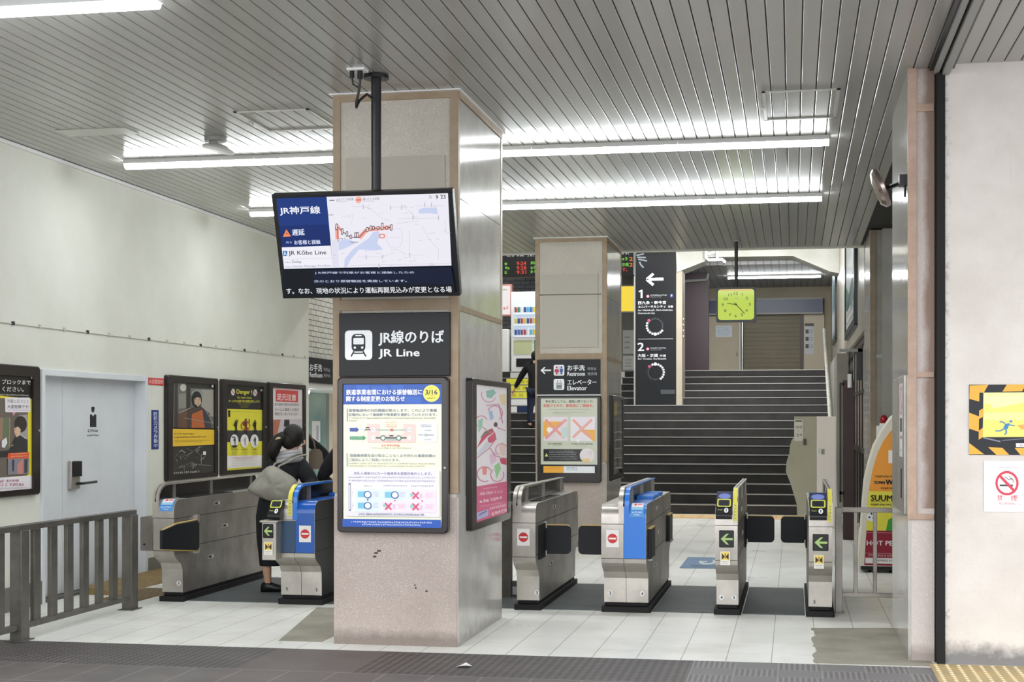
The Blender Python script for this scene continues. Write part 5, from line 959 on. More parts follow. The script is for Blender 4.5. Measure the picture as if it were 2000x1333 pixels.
# restroom sign and notice
t = thing('restroom_sign', 'black hanging restroom sign on the pale brick wall at left', 'sign', (-6.8, 21.2, 2.13)); MB().box(-6.85, -6.79, 20.2, 22.4, 2.13, 2.49, SIGNBK).build('board', t)
a = Art((-6.788, 20.2, 2.49), LX, FU, LN, 2.2, .36, [(33, 400), (330, 455), (330, 592), (33, 568)]); a.text('お手洗', 48, 134, 468, 44, W_, yr=478, bold=.03).text('RestRoom', 48, 136, 517, 30, W_, yr=524, bold=.03).text('화장실', 144, 186, 486, 22, 'a8acb0', yr=494).text('洗手间', 144, 188, 524, 20, 'a8acb0', yr=530); a.build('lettering', t)
t = thing('paper_notice', 'white paper on the teal partition below the restroom sign', 'notice', (-7.79, 23.6, 1.2)); a = Art((-7.797, 23.42, 1.58), LX, FU, LN, .44, .35, [(0, 0), (100, 0), (100, 100), (0, 100)]); a.sheet('eeeef0').rect(52, 22, 80, 92, 'b9b6c8'); a.build('sheet', t)
t = lamp(-7.5, 20.6, 2.055, .6, group=None); t['label'] = 'small tube light in the restroom entrance at left'
# ------------------------------------------------------------------ right side behind the fence
t = thing('fare_machine', 'beige fare adjustment machine seen from its side before the stairs', 'machine', (.2, 22.6, 0)); BG = m_mottled('machine_beige', 'bcb9a2', 'b2af98', .5, 2)
def fx_(u): return (lambda q: q[0])(s30(u, 800, 22.35))
def fz_(v): return s30(1560, v, 22.35)[1]
prof = [(fx_(u), fz_(v)) for u, v in ((1551, 814), (1594, 814), (1594, 1034), (1558, 1034), (1556, 985), (1545, 948), (1535, 922), (1536, 905), (1541, 890), (1543, 872), (1546, 862), (1551, 855))]
mz = min(q[1] for q in prof); prof = [(x, max(0, z)) for x, z in prof]
MB().prism(prof, 'y', 22.35, 23.05, BG).build('body', t, bevel=.006)
a = Art((fx_(1551.5), 22.345, fz_(820)), FX, FU, FN, fx_(1568) - fx_(1551.5), fz_(820) - fz_(862), [(0, 0), (100, 0), (100, 240), (0, 240)]); a.sheet('e0ded2').rect(10, 10, 90, 24, '55554e')
for x, y, w_, h_ in ((20, 60, 30, 50), (60, 50, 30, 70), (20, 120, 50, 10), (25, 150, 30, 50), (65, 140, 25, 60)): a.ring(x + w_ / 2, y + h_ / 2, min(w_, h_) / 2, min(w_, h_) / 2 - 6, '6a6a62')
a.build('instruction_label', t); MB().box(fx_(1569), fx_(1575), 22.33, 22.36, fz_(870), fz_(858), mat('dark_plate', '5a574c', .5)).build('key_plate', t)
t = thing('white_cabinet', 'tall white cabinet standing right of the fare machine', 'cabinet', (.48, 22.6, 0)); MB().box(fx_(1594) + .004, fx_(1633), 22.35, 23.05, 0, fz_(814), mat('cabinet_white', 'fcf4ec', .45)).build('body', t, bevel=.006)
MB().box(fx_(1604), fx_(1610), 22.335, 22.352, fz_(888), fz_(878), GREYP).box(fx_(1597), fx_(1600), 22.335, 22.352, fz_(886), fz_(874), WHITE).build('lock_plate', t)
t = thing('handrail', 'sloping white handrail along the right side of the stairs', 'handrail', (.7, 29, 1)); HR = m_mottled('handrail_paint', 'b9b7ac', '9f9d92', .5, 3)
MB().tube([(.655, 25.8, .95), (.655, 33.4, 3.6)], .035, HR, 8).build('rail', t)
for k in range(5): MB().tube([(.72, 26.4 + k * 1.6, 1.1 + k * .557), (.655, 26.4 + k * 1.6, 1.14 + k * .557)], .015, HR, 6).build('bracket', t)
# advert frame on the bulkhead and board beyond
BX = (0, -1, 0); BN = (-1, 0, 0)
a = Art((.868, 25.6, 5.0), BX, FU, BN, 3.5, 1.93, [(0, 0), (100, 0), (100, 100), (0, 100)], coat=.4); a.sheet('c2ccd0').put([(0, 60), (55, 78), (100, 55), (100, 80), (40, 92), (0, 80)], '4f7f78').put([(10, 78), (90, 60), (90, 70), (10, 90)], '35504e').rect(8, 84, 60, 97, 'd6d9d6').fine(12, 90, 88, 4, '5a6a70').fine(12, 90, 95, 3, '5a6a70').rect(20, 5, 60, 45, 'aab8c4')
case('advert_frame', 'dark framed advertisement high on the wall above the office windows', 'poster', (.9, 25.9, 5.1), BX, FU, BN, 4.1, 2.15, (.3, .1, .3, .12), .05, a, frame=mat('dark_green_frame', '1d2a2b', .35))
t = thing('notice_board', 'dark framed board on the stair side wall just below the beam', 'notice board', (.7, 32, 3)); a = Art((.855, 34.4, 4.9), BX, FU, BN, 2.4, 1.5, [(0, 0), (100, 0), (100, 100), (0, 100)]); a.sheet('a9b7ba').rect(8, 10, 92, 60, '7e9498').rect(8, 65, 92, 92, 'd0d6d6'); a.build('sheet', t); frame_ring(MB(), (.9, 34.5, 5.0), BX, FU, BN, 2.6, 1.7, .1, .05, .02, DKFRAME).build('frame', t)
# office front
t = thing('office_window', 'dark framed office windows with tall panes at right behind the rack', 'window', (1.0, 22, 0)); OF = mat('office_frame', '2c2523', .4); PANE = mat('office_pane', 'b3a79a', .15, emit=.08)
MB().box(.985, 1.03, 19.92, 25.4, 0, 2.76, mat('office_tile', '8a8883', .4)).build('sill_wall', t)
for i in range(6): MB().box(.955, .99, 19.98 + i * .9, 20.04 + i * .9, .0, 2.74, OF).build('mullion', t); MB().box(.975, .99, 20.06 + i * .9, 20.86 + i * .9, 1.2, 2.7, PANE).build('pane', t)
MB().box(.95, .99, 19.95, 25.4, 1.12, 1.2, OF).box(.95, .99, 19.95, 25.4, 2.66, 2.74, OF).box(.95, .99, 19.95, 25.4, 1.98, 2.02, OF).build('transom', t)
t = thing('maroon_door', 'narrow dark maroon door post left of the office windows', 'door', (.68, 20.3, 0)); MD = mat('maroon_door_paint', '37201f', .4)
MB().box(.645, .79, 20.2, 20.32, 0, 2.12, MD).build('leaf', t, bevel=.004); MB().box(.60, .625, 20.2, 20.26, .5, 2.05, BLACK).box(.60, .66, 20.2, 20.26, 2.05, 2.09, BLACK).box(.60, .66, 20.2, 20.26, .6, .64, BLACK).build('door_frame', t); MB().box(.60, .9, 20.26, 20.34, 2.5, 2.54, GREYP).box(.84, .9, 20.26, 20.34, 2.12, 2.54, BLACK).build('head_rail', t)
MB().cyl((.73, 20.15, 2.5), (.73, 20.15, 2.2), .008, BLACK, 6).cyl((.73, 20.15, 2.02), (.73, 20.15, 2.2), .03, WHITE, 10).build('hanging_tag', t)
# magazine rack
t = thing('magazine_rack', 'tall curved free magazine rack with orange, yellow and red front panels', 'rack', (.95, 15.95, 0)); CRM = mat('rack_cream', 'e4dfcf', .45)
def rk(u, v, y=15.8): return s30(u, v, y)
ed = [(1676, 1106), (1676, 1090), (1682, 1040), (1686, 990), (1690, 940), (1698, 905), (1708, 872), (1722, 845), (1742, 815), (1775, 792), (1812, 780)]
lf_ = [rk(*q) for q in ed]; lf_ = [(x - .0, z) for x, z in lf_]; rt = lf_[-1][0]
profr = lf_ + [(rt + .3, lf_[-1][1]), (rt + .3, lf_[0][1])]
MB().prism(profr, 'y', 15.8, 16.25, CRM).build('body', t)
a = Art((0, 15.796, 2), FX, FU, FN, 1, 1, [(0, 2), (1, 2), (1, 1), (0, 1)], emit=.03)      # metres: x right, z up
def pz(u, v): x, z = rk(u, v); return (x, z)
def X(u): return rk(u, 900)[0]
def Z(v): return rk(1700, v)[1]
OR, YE, RE = 'f0a03a', 'e4dc4a', '8f1c34'
edge = [(1688, 1102), (1692, 1040), (1694, 990), (1697, 958), (1704, 918), (1714, 885), (1727, 858), (1745, 835), (1775, 815), (1800, 805)]
def band(v0, v1, c):
    pts = []; E_ = [rk(*q) for q in edge]
    def ex(z):
        for (xa, za), (xb, zb_) in zip(E_, E_[1:]):
            if za <= z <= zb_: return xa + (xb - xa) * (z - za) / (zb_ - za)
        return E_[0][0] if z < E_[0][1] else E_[-1][0]
    za, zb_ = Z(v1), Z(v0)
    zs = [za + (zb_ - za) * i / 8 for i in range(9)]
    a.put([(ex(z), z) for z in zs] + [(rt + .2, zb_), (rt + .2, za)], c)
band(806, 960, OR); band(960, 1037, YE); band(1037, 1105, RE)
U = lambda u: X(u); PX = abs(Z(900) - Z(901))
def tx(s, u0, u1, v, h, c, b=.03): a.text(s, X(u0), X(u1), Z(v), h * PX, c, bold=b)
a.rect(X(1735), Z(880), X(1812), Z(905), 'f4f0e6'); a.fine(X(1709), X(1745), Z(931), 4 * PX, '3a3020')
tx('TOWN', 1707, 1728, 943, 6, '1d1a18', .06); tx('WORK', 1730, 1772, 942, 10, '1d1a18', .06); a.fine(X(1720), X(1745), Z(954), 4 * PX, '7a3a2a')
tx('SUUMO', 1701, 1757, 973, 11, '1d1d18', .05); a.line([(X(1701), Z(980.5)), (X(1800), Z(980.5))], .003, '3a3a20'); a.fine(X(1701), X(1760), Z(986), 4 * PX, '3a3a28')
a.disc(X(1702), Z(1010), 9 * PX, 'e9eef2').disc(X(1702), Z(1004), 2 * PX, '2a2f4a').disc(X(1698), Z(1011), 2 * PX, '2a2f4a').disc(X(1706), Z(1012), 2 * PX, '2a2f4a').put([(X(1730), Z(1037)), (X(1735), Z(1015)), (X(1755), Z(1005)), (X(1790), Z(1005)), (X(1800), Z(1037))], '3f9a3c')
for q in ([(X(1690), Z(1041)), (X(1800), Z(1041))], [(X(1690), Z(1081)), (X(1800), Z(1081))]): a.line(q, .003, 'e6c9c9')
tx('HOT PEPPER', 1693, 1776, 1061, 9, 'f4eef0', .02); a.fine(X(1696), X(1745), Z(1085), 4 * PX, 'd9a9ac'); a.rect(X(1690), Z(1090), X(1800), Z(1101), 'e9e4e4').fine(X(1705), X(1760), Z(1095), 4 * PX, '5a4a50')
a.build('front_panel', t, 'orange, yellow and red printed panels')
MB().box(lf_[0][0] + .03, rt + .25, 15.83, 16.2, .03, lf_[0][1] + .005, BLACK).build('base', t)
for xx in (lf_[0][0] + .12, lf_[0][0] + .33, rt + .15): MB().cyl((xx - .015, 15.9, .035), (xx + .015, 15.9, .035), .035, BLACK).build('castor', t)
tag(MB().box(rk(1722, 870)[0] - .02, rk(1735, 870)[0] + .05, 16.27, 16.33, 1.0, 1.85, mat('leaflet', 'c9d3dc', .5)).build('leaflet_stack'), 'pale blue leaflets standing behind the magazine rack top', 'leaflet') if False else None
t = thing('beacon_box', 'white box with a red beacon lamp mounted behind the magazine rack', 'beacon', (1.0, 17.2, 1.3)); bx = s30(1722, 850, 18.3)[0]
MB().box(bx - .06, bx + .12, 18.22, 18.41, 1.1, 1.52, WHITE).build('box', t, bevel=.005)
MB().cyl((bx + .025, 18.31, 1.52), (bx + .025, 18.31, 1.55), .05, WHITE).ell((bx + .025, 18.31, 1.59), (.048, .048, .06), mat('red_lens', '9a1420', .15)).build('beacon_lamp', t, 'red dome lamp')
# end wall fittings
t = thing('steel_plate_box', 'tall steel service box on the inner face of the right end wall', 'box', (.72, 10.8, .95)); 
MB().box(.722, .738, 10.22, 11.4, .95, 1.88, STEEL).build('cover', t, bevel=.003); MB().box(.716, .724, 10.4, 10.44, 1.05, 1.25, BLACK).build('slot_handle', t)
a = Art((.7215, 10.62, 1.83), BX, FU, BN, .3, .5, [(0, 0), (100, 0), (100, 170), (0, 170)]); a.sheet('e8e6e2').ring(50, 40, 34, 27, 'c94a50').line([(28, 18), (72, 62)], 7, 'c94a50').rect(20, 80, 80, 112, '4a4a4e').fine(20, 80, 125, 8, 'd0807a').fine(25, 75, 155, 5, '77777a'); a.build('no_smoking_sticker', t, 'white no smoking sticker')
t = thing('corner_mirror', 'small round mirror seen edge-on on a bracket at the right end wall', 'mirror', (.6, 10.45, 3.2)); 
ax_ = Vector((.93, -.0, .36)).normalized(); c_ = Vector((.588, 10.45, 3.17)); e1_ = Vector((0, 1, 0)); e2_ = ax_.cross(e1_).normalized()
mb = MB(); mb.loft([[c_ + ax_ * d_ + (e1_ * math.cos(2 * math.pi * i / 28) + e2_ * math.sin(2 * math.pi * i / 28)) * r for i in range(28)] for d_, r in ((-.045, .06), (-.035, .115), (-.012, .138), (.012, .138), (.02, .13))], m_steel('mirror_back_steel', 'b9aaa4', .2)); mb.build('mirror_disc', t)
MB().tube([c_ + ax_ * .02, c_ + ax_ * .04 + Vector((.02, 0, -.01)), (.735, 10.2, 3.175)], .018, BLACK, 8).box(.69, .74, 10.15, 10.26, 3.14, 3.21, BLACK).tube([(.73, 10.17, 3.15), (.725, 10.16, 3.06)], .008, BLACK, 6).build('bracket', t)
# posters on the street wall
a = Art((1.113, 9.9645, 1.808), FX, FU, FN, .62, .452, [(108, 105), (900, 98), (900, 760), (118, 765)])
a.sheet('1f2126'); a.put([(222, 180), (900, 172), (900, 590), (222, 600)], 'f4ee7a').put([(222, 180), (900, 172), (900, 250), (222, 290)], 'f8f5a8').put([(225, 370), (900, 350), (900, 430), (225, 440)], 'f6f2a0').put([(240, 220), (500, 200), (600, 260), (300, 330)], 'f8f4b4')
OY = 'f2b445'
for q in ([(112, 112), (260, 105), (225, 180), (190, 180), (190, 265), (112, 240)], [(405, 103), (555, 100), (525, 165), (370, 170)], [(112, 370), (190, 405), (190, 550), (112, 520)], [(116, 655), (235, 760), (118, 762)], [(190, 350), (220, 330), (220, 410), (190, 430)], [(190, 540), (222, 510), (222, 600), (190, 625)], [(265, 693), (375, 697), (430, 762), (330, 764)], [(470, 697), (555, 697), (615, 762), (515, 762)], [(640, 695), (740, 695), (800, 760), (700, 762)], [(700, 100), (820, 99), (790, 165), (670, 168)]): a.put(q, OY)
a.put([(480, 655), (900, 650), (900, 690), (482, 690)], 'f2f0ee').fine(510, 610, 673, 16, '9a9aa0').fine(640, 860, 673, 16, '9a9aa0').put([(490, 485), (580, 475), (530, 530)], 'f0b060')
C_ = '3f86c8'; a.put([(395, 475), (430, 465), (415, 520), (380, 520)], C_).disc(440, 450, 11, C_).line([(420, 480), (470, 492)], 9, C_).line([(395, 470), (365, 450), (352, 460)], 9, C_).line([(390, 520), (355, 540), (318, 540)], 10, C_).line([(402, 520), (405, 560), (390, 575)], 10, C_).line([(225, 605), (360, 640)], 12, '8a8ea0').line([(370, 630), (640, 600)], 10, '6a6e80')
t = thing('caution_poster', 'yellow poster with striped hazard border and blue running figure on plaster wall', 'poster', (1.42, 9.96, 1.35)); a.build('sheet', t)
t = thing('no_smoking_sign', 'white no smoking paper in a clear sleeve below the hazard-striped poster', 'sign', (1.35, 9.96, 1.0))
a = Art((1.205, 9.9655, 1.318), FX, FU, FN, .3, .33, [(200, 790), (670, 790), (670, 1260), (200, 1260)]); a.sheet('e9e6ea'); a.rect(265, 820, 580, 1215, 'f8f6f6')
a.fine(335, 545, 852, 14, 'c4c0c4').fine(355, 480, 880, 8, 'c4c0c4').rect(352, 1008, 480, 1024, '3a3638').rect(432, 1008, 440, 1024, 'f8f6f6').line([(405, 935), (440, 965), (470, 950), (492, 990)], 7, '7a7678').line([(440, 925), (470, 965)], 6, '7a7678').ring(422, 995, 112, 90, 'd9485a').line([(350, 925), (492, 1065)], 26, 'd9485a')
a.text('禁', 328, 380, 1130, 52, 'd9485a', bold=.01).text('煙', 460, 522, 1130, 52, 'd9485a', bold=.01).text('NO SMOKING', 345, 500, 1182, 20, 'e08a94', bold=.01).fine(520, 560, 1192, 6, 'b0acb0'); a.build('sheet', t)

# ================================================================== people
SKIN = mat('skin', 'd8ab8e', .55); HAIR = mat('black_hair', '14110e', .6); CLOTH = mat('black_cloth', '17181c', .85); CLOTH2 = mat('charcoal_cloth', '1d1e22', .9)
SHOE = mat('black_shoe', '0f0f11', .4); SCARF = mat('grey_scarf', 'a8a6aa', .9)
def skin(name, pts, edges, parent, m, root=0, sub=2, label=None):
    """one continuous skinned surface: pts = {key: (x, y, z, rx, ry)}"""
    ks = list(pts); me = bpy.data.meshes.new(name); off = wpos(parent)
    me.from_pydata([Vector(pts[k][:3]) - off for k in ks], [(ks.index(a), ks.index(b)) for e in edges for a, b in zip(e, e[1:])], [])
    o = bpy.data.objects.new(name, me); COL.objects.link(o); o.parent = parent
    o.modifiers.new('skin', 'SKIN').use_smooth_shade = True
    sv = me.skin_vertices[0].data
    for i, k in enumerate(ks):
        q = pts[k]; sv[i].radius = (q[3], q[4] if len(q) > 4 else q[3]); sv[i].use_root = (i == root)
    s = o.modifiers.new('sub', 'SUBSURF'); s.levels = sub; s.render_levels = sub
    bpy.context.view_layer.update(); dg = bpy.context.evaluated_depsgraph_get()
    nm = bpy.data.meshes.new_from_object(o.evaluated_get(dg)); o.modifiers.clear(); o.data = nm; nm.name = name
    nm.materials.clear(); nm.materials.append(m); nm.polygons.foreach_set('use_smooth', [True] * len(nm.polygons))
    if label: o['label'] = label
    return o
def oval(c, rx, ry, n=20, tilt=(0, 0), a0=0):
    return [(c[0] + rx * math.cos(2 * math.pi * i / n), c[1] + ry * math.sin(2 * math.pi * i / n), c[2] + tilt[0] * rx * math.cos(2 * math.pi * i / n) + tilt[1] * ry * math.sin(2 * math.pi * i / n)) for i in range(n)]
def hand(parent, w_, d, m=SKIN, s=1.0):
    """palm and five curled fingers; w_ wrist, d pointing direction"""
    d = Vector(d).normalized(); w_ = Vector(w_); sdir = d.cross(Vector((0, 0, 1))).normalized() if abs(d.z) < .95 else Vector((1, 0, 0)); nrm = sdir.cross(d).normalized()
    pal = w_ + d * .085 * s
    skin('hand', {'w': (*w_, .026 * s, .02 * s), 'p': (*(w_ + d * .045 * s), .036 * s, .018 * s), 'k': (*pal, .036 * s, .016 * s)}, [('w', 'p', 'k')], parent, m)
    for i, L in enumerate((.068, .076, .07, .055)):
        b = pal + sdir * (.028 - .0185 * i) * s - d * .012; q = [b, b + d * L * .45 * s, b + d * L * .8 * s - nrm * .018 * s, b + d * L * .95 * s - nrm * .04 * s]
        skin('finger', {j: (*p, (.0095 - .001 * j) * s) for j, p in enumerate(q)}, [(0, 1, 2, 3)], parent, m)
    b = w_ + d * .03 * s + sdir * .03 * s; q = [b, b + sdir * .025 * s + d * .025 * s, b + sdir * .03 * s + d * .055 * s - nrm * .012 * s]
    skin('thumb', {j: (*p, (.0115 - .001 * j) * s) for j, p in enumerate(q)}, [(0, 1, 2)], parent, m)
def head(parent, c, f, hair=True, r=1.0):
    """face details on a head centred at c looking along f (unit, horizontal-ish)"""
    c = Vector(c); f = Vector(f).normalized(); s = f.cross(Vector((0, 0, 1))).normalized(); u = s.cross(f).normalized()
    mb = MB()
    mb.loft([[c + f * (.088 + d) * r + u * (z + .0) * r + s * x * r for x, z in ((-w_, 0), (0, .012), (w_, 0), (0, -.012))] for d, z, w_ in ()] or [[c + f * .08 * r + u * q for q in (0,)] * 4] * 2, SKIN) if False else None
    nose = [c + f * .09 * r + u * .015, c + f * .112 * r - u * .018, c + f * .092 * r - u * .035]
    skin('nose', {i: (*p, .011 - .001 * abs(i - 1)) for i, p in enumerate(nose)}, [(0, 1, 2)], parent, SKIN)
    for k in (-1, 1):
        e = c + f * .086 * r + s * k * .032 * r + u * .018; MB().ell(e, (.011, .011, .007), mat('eye_dark', '1a1512', .2), 10, 6).build('eye', parent)
        er = c + s * k * .078 * r - f * .005 - u * .005; MB().ell(er, (.014, .02, .032), SKIN, 12, 8).build('ear', parent)
    m0 = c + f * .088 * r - u * .052; MB().tube([m0 - s * .022, m0 + f * .006, m0 + s * .022], [.004, .006, .004], mat('lips', 'a86a5c', .5), 8).build('mouth', parent)

# --- the woman with the tote, walking away into the first aisle and leaning to the reader
t = thing('person', 'woman in black coat and grey scarf walking through the left gate aisle', 'person', (-4.72, 12.98, 0))
hc = Vector((-4.53, 13.12, 1.425))
pts = dict(pel=(-4.70, 13.02, .80, .13, .11), wa=(-4.665, 13.05, .97, .12, .10), ch=(-4.61, 13.09, 1.13, .14, .105), nk0=(-4.575, 13.10, 1.245, .055), nk=(-4.558, 13.11, 1.30, .048), hd=(hc.x - .003, hc.y, hc.z - .02, .072, .08), ht=(hc.x, hc.y, hc.z + .05, .066, .074),
           lh=(-4.755, 13.0, .72, .085), lk=(-4.765, 12.98, .42, .055), lc=(-4.757, 12.97, .31, .053), la=(-4.745, 12.985, .09, .034), lt=(-4.73, 12.99, .045, .036),
           rh=(-4.635, 13.06, .72, .085), rk=(-4.62, 13.22, .44, .055), rc=(-4.63, 13.3, .31, .053), ra=(-4.64, 13.42, .1, .034), rt=(-4.62, 13.48, .05, .034),
           rs=(-4.475, 13.09, 1.165, .05), re=(-4.37, 13.10, 1.0, .042), rw=(-4.32, 12.96, .95, .026), ls=(-4.73, 13.07, 1.15, .06), le=(-4.77, 13.2, .94, .045), lw=(-4.66, 13.33, .9, .028))
body = skin('body', pts, [('pel', 'wa', 'ch', 'nk0', 'nk', 'hd', 'ht'), ('pel', 'lh', 'lk', 'lc', 'la', 'lt'), ('pel', 'rh', 'rk', 'rc', 'ra', 'rt'), ('ch', 'rs', 're', 'rw'), ('ch', 'ls', 'le', 'lw')], t, SKIN)
head(t, hc - Vector((0, 0, .01)), (.75, .55, -.3), r=.92)
jp = dict(hip=(-4.695, 13.02, .76, .15, .13), wa=(-4.67, 13.05, .95, .145, .125), ch=(-4.60, 13.09, 1.11, .19, .14), nk=(-4.575, 13.10, 1.235, .085, .08),
          rs=(-4.465, 13.09, 1.165, .098), re=(-4.365, 13.10, 1.0, .078), rw=(-4.325, 12.98, .955, .05), ls=(-4.73, 13.07, 1.14, .095), le=(-4.775, 13.19, .95, .07), lw=(-4.68, 13.31, .905, .045))
skin('coat', jp, [('hip', 'wa', 'ch', 'nk'), ('ch', 'rs', 're', 'rw'), ('ch', 'ls', 'le', 'lw')], t, CLOTH)
mb = MB(); rings = []
for z, x, y, rx, ry in ((.98, -4.675, 13.05, .13, .115), (.85, -4.69, 13.03, .155, .135), (.7, -4.71, 13.03, .16, .15), (.5, -4.725, 13.06, .145, .16), (.33, -4.73, 13.08, .125, .17), (.245, -4.73, 13.09, .12, .175)):
    rings.append([(px * 1, py, pz_) for px, py, pz_ in oval((x, y, z), rx, ry, 24)])
rings = [[(x + (.008 * math.sin(i * 1.9) if k > 2 else 0), y, z) for i, (x, y, z) in enumerate(r)] for k, r in enumerate(rings)]
mb.loft(rings, CLOTH2); mb.build('skirt', t, smooth=60)
for (ax, ay, az), dy in (((-4.745, 12.985, 0), -1), ((-4.64, 13.45, 0), 1)):
    mb = MB(); dirx, diry = (.5, .12) if dy < 0 else (.3, .8)
    L = math.hypot(dirx, diry); dx, dy2 = dirx / L, diry / L
    def fo(a, b, z): return (ax + dx * a - dy2 * b, ay + dy2 * a + dx * b, z)
    mb.loft([[fo(a + (.0), b * math.cos(2 * math.pi * i / 16) * 1.0, .052 + h * math.sin(2 * math.pi * i / 16)) if False else fo(a, b * math.cos(2 * math.pi * i / 16), max(.0, h0 + h * math.sin(2 * math.pi * i / 16))) for i in range(16)] for a, b, h0, h in ((-.065, .02, .03, .03), (-.055, .036, .045, .045), (0, .042, .055, .055), (.06, .045, .042, .042), (.12, .046, .034, .034), (.16, .036, .028, .028), (.18, .015, .02, .018))], SHOE)
    mb.build('shoe', t, smooth=60)
mb = MB(); HX = hc + Vector((-.012, -.022, .012))
mb.ell(HX, (.1, .105, .112), HAIR, 22, 14).ell(HX + Vector((-.03, -.02, -.035)), (.085, .09, .09), HAIR, 18, 10); mb.build('hair', t, smooth=80)
mb = MB(); pt = [HX + Vector(q) for q in ((-.06, -.07, .0), (-.105, -.095, -.03), (-.14, -.1, -.09), (-.165, -.1, -.16), (-.16, -.09, -.225))]
mb.tube(pt, [.05, .055, .062, .055, .014], HAIR, 14); mb.build('ponytail', t, smooth=80)
mb = MB(); mb.tube([HX + Vector(q) for q in ((-.115, -.15, -.03), (-.095, -.155, -.02), (-.07, -.145, -.018))], [.006, .01, .006], mat('hair_clip', 'd3c58a', .3), 8); mb.build('hair_tie', t, 'pale hair clip')
mb = MB(); cc = Vector((-4.585, 13.095, 1.262))
for i, (dz, r) in enumerate(((-.035, .118), (.0, .105), (.035, .088))):
    mb.tube([cc + Vector((r * math.cos(2 * math.pi * q / 20), r * .85 * math.sin(2 * math.pi * q / 20), dz + .35 * r * math.cos(2 * math.pi * q / 20) * .4 - .02)) for q in range(21)], .028, SCARF, 8)
mb.build('scarf', t, 'pale grey scarf', smooth=80)
hand(t, (-4.315, 12.95, .95), (.5, -.85, -.1), s=.9)
# tote bag hanging at her left back
TOTE = m_mottled('grey_tote_canvas', '9f9c92', '8d8a80', .8, 9)
t = thing('tote_bag', 'large slouching grey tote bag hanging from the shoulder of the woman at the gate', 'bag', (-4.68, 12.82, .8)); by = 12.84
def tb(u, v): return (-4.569 + (u - 560) * .00489, 1.57 - (v - 824) * .00468)
outl = [(490, 957), (506, 941), (524, 922), (534, 909), (547, 908), (560, 916), (572, 925), (585, 930), (593, 940), (594, 956), (587, 972), (575, 983), (555, 984), (532, 976), (510, 966)]
cxb, czb = tb(552, 950); mb = MB(); rings = []
for d_, s_ in ((-.10, .25), (-.095, .6), (-.07, .86), (-.03, 1.0), (.02, 1.0), (.05, .85), (.06, .5)):
    ring = []
    for i, q in enumerate(outl):
        x, z = tb(*q); wv = .012 * math.sin(i * 2.3 + d_ * 30); ring.append((cxb + (x - cxb) * s_ + wv * .5, by + d_ + wv, czb + (z - czb) * s_))
    rings.append(ring)
mb.loft(rings, TOTE); mb.build('bag_body', t, smooth=80, sub=1)
mb = MB()
for p0, p1, dy in (((545, 912), (580, 890), -.045), ((552, 916), (588, 893), -.02)):
    (xa, za), (xb_, zb_) = tb(*p0), tb(*p1); mb.tube([(xa, by + dy, za - .02), (xa + .02, by + dy + .04, za + .03), ((xa + xb_) / 2 - .01, by + .075, (za + zb_) / 2 + .005), (xb_ - .03, 12.94, zb_ - .005), (xb_, 13.0, zb_ + .01), (xb_ + .02, 13.09, zb_ + .015)], .009, TOTE, 8)
mb.build('strap', t, smooth=60)
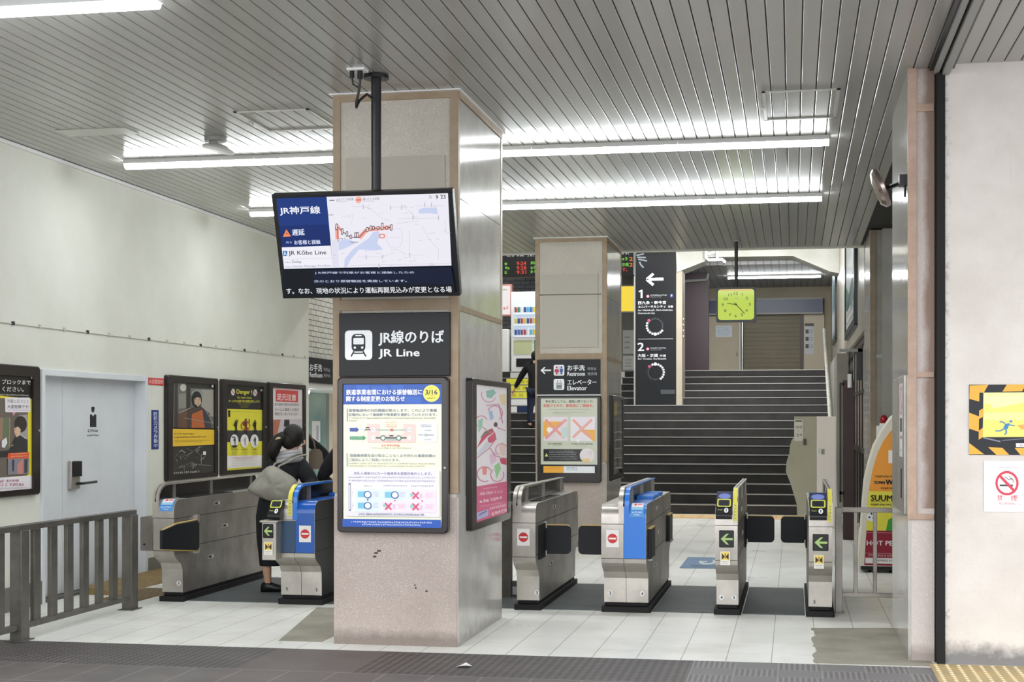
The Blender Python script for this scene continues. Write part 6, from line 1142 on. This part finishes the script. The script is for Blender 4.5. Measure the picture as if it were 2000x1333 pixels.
# --- person beyond the wall end, arm raised
def standing(label, x, y, z0, ht, face, coat, arms, hair=HAIR, lean=(0, 0), trousers=None, stride=.12):
    t = thing('person', label, 'person', (x, y, z0)); k = ht / 1.65; f = Vector((face[0], face[1], 0)).normalized(); s = Vector((f.y, -f.x, 0))
    def P(a, b, h, r, r2=None): v = Vector((x, y, z0)) + s * a * k + f * b * k; q = (v.x + lean[0] * h, v.y + lean[1] * h, z0 + h * k, r * k); return q + ((r2 * k,) if r2 else ())
    pts = dict(pel=P(0, 0, .88, .13, .1), wa=P(0, 0, 1.05, .12, .095), ch=P(0, 0, 1.24, .15, .105), nk=P(0, .01, 1.39, .052), hd=P(0, .025, 1.5, .07, .078), ht=P(0, .025, 1.57, .066, .074))
    E_ = [('pel', 'wa', 'ch', 'nk', 'hd', 'ht')]
    for sg, n_ in ((-1, 'l'), (1, 'r')):
        st = stride * sg
        pts[n_ + 'h'] = P(.09 * sg, 0, .8, .085); pts[n_ + 'k'] = P(.095 * sg, st * .6 + .02, .46, .058); pts[n_ + 'a'] = P(.095 * sg, st, .09, .038); pts[n_ + 't'] = P(.1 * sg, st + .09, .04, .036); E_.append(('pel', n_ + 'h', n_ + 'k', n_ + 'a', n_ + 't'))
        (ea, eb, ez), (wa_, wb, wz) = arms[n_]
        pts[n_ + 's'] = P(.17 * sg, 0, 1.33, .06); pts[n_ + 'e'] = P(ea, eb, ez, .045); pts[n_ + 'w'] = P(wa_, wb, wz, .03); E_.append(('ch', n_ + 's', n_ + 'e', n_ + 'w'))
    skin('body', pts, E_, t, SKIN)
    c = {q: v[:3] + tuple(r * 1.22 + .012 for r in v[3:]) for q, v in pts.items() if q[-1] not in 'kat' or q in ('wa',)}
    c = {q: v for q, v in c.items() if q not in ('hd', 'ht', 'lk', 'rk', 'la', 'ra', 'lt', 'rt', 'nk', 'lh', 'rh')}
    c['hem'] = P(0, 0, .7, .17, .15); c['col'] = P(0, .0, 1.37, .075, .07)
    for n_ in 'lr':
        q = Vector(pts[n_ + 'e'][:3]).lerp(Vector(pts[n_ + 'w'][:3]), .9); c[n_ + 'w'] = (*q, .045 * k)
    skin('coat', c, [('hem', 'pel', 'wa', 'ch', 'col'), ('ch', 'ls', 'le', 'lw'), ('ch', 'rs', 're', 'rw')], t, coat)
    tr = {q: v[:3] + tuple(r * 1.18 + .008 for r in v[3:]) for q, v in pts.items() if q in ('pel', 'lh', 'lk', 'la', 'rh', 'rk', 'ra')}
    skin('trousers', tr, [('pel', 'lh', 'lk', 'la'), ('pel', 'rh', 'rk', 'ra')], t, trousers or CLOTH2)
    for n_ in 'lr':
        a, b = Vector(pts[n_ + 'a'][:3]), Vector(pts[n_ + 't'][:3]); base = z0 + .045 * k
        skin('shoe', {0: (*(a - f * .05 * k).to_2d(), base, .042 * k), 1: (*a.to_2d(), base, .044 * k), 2: (*(b + f * .02).to_2d(), base - .005, .042 * k), 3: (*(b + f * .08 * k).to_2d(), base - .012, .03 * k)}, [(0, 1, 2, 3)], t, SHOE)
    hcn = Vector(pts['hd'][:3]) + Vector((0, 0, .03 * k)); head(t, hcn - Vector((0, 0, .01)), f, r=.92 * k)
    MB().ell(hcn - f * .022 + Vector((0, 0, .015)), (.095 * k, .098 * k, .112 * k), hair, 18, 12).build('hair', t, smooth=80)
    for n_ in 'lr':
        e, w2 = Vector(pts[n_ + 'e'][:3]), Vector(pts[n_ + 'w'][:3]); hand(t, w2, w2 - e, s=.95 * k)
    return t
standing('person in dark jacket half hidden behind the end of the left wall', -6.70, 19.45, 0, 1.62, (-.3, 1), CLOTH, dict(l=((-.2, .1, 1.05), (-.1, .3, 1.1)), r=((.42, .04, 1.13), (.28, .26, .99))))
tb2 = thing('shoulder_bag', 'brown shoulder bag of the person behind the left wall end', 'bag', (-6.3, 19.35, .95)); BR = mat('brown_canvas', '6f6257', .85)
MB().loft([oval((-6.33, 19.2, .93), .07, .04, 14), oval((-6.33, 19.2, 1.0), .11, .06, 14), oval((-6.34, 19.2, 1.16), .09, .05, 14), oval((-6.34, 19.2, 1.2), .05, .03, 14)], BR).build('bag_body', tb2, smooth=60); MB().tube([(-6.34, 19.2, 1.18), (-6.38, 19.24, 1.3), (-6.46, 19.34, 1.38), (-6.52, 19.42, 1.4)], .012, BR, 6).build('strap', tb2)
standing('person in black coat mostly hidden behind the foreground pillar in the second aisle', -3.79, 13.15, 0, 1.6, (.1, 1), CLOTH, dict(l=((-.40, .04, 1.08), (-.32, .14, 1.0)), r=((.26, .02, 1.05), (.22, .2, .98))), lean=(-.13, 0))
standing('person in black coat climbing the stairs at the far left of the second pillar', -5.1, 29.42, 1.432, 1.56, (.12, 1), CLOTH, dict(l=((-.33, .05, 1.12), (-.5, .1, .84)), r=((.24, .02, 1.05), (.22, .2, .95))), trousers=mat('navy_trousers', '1a2236', .9))
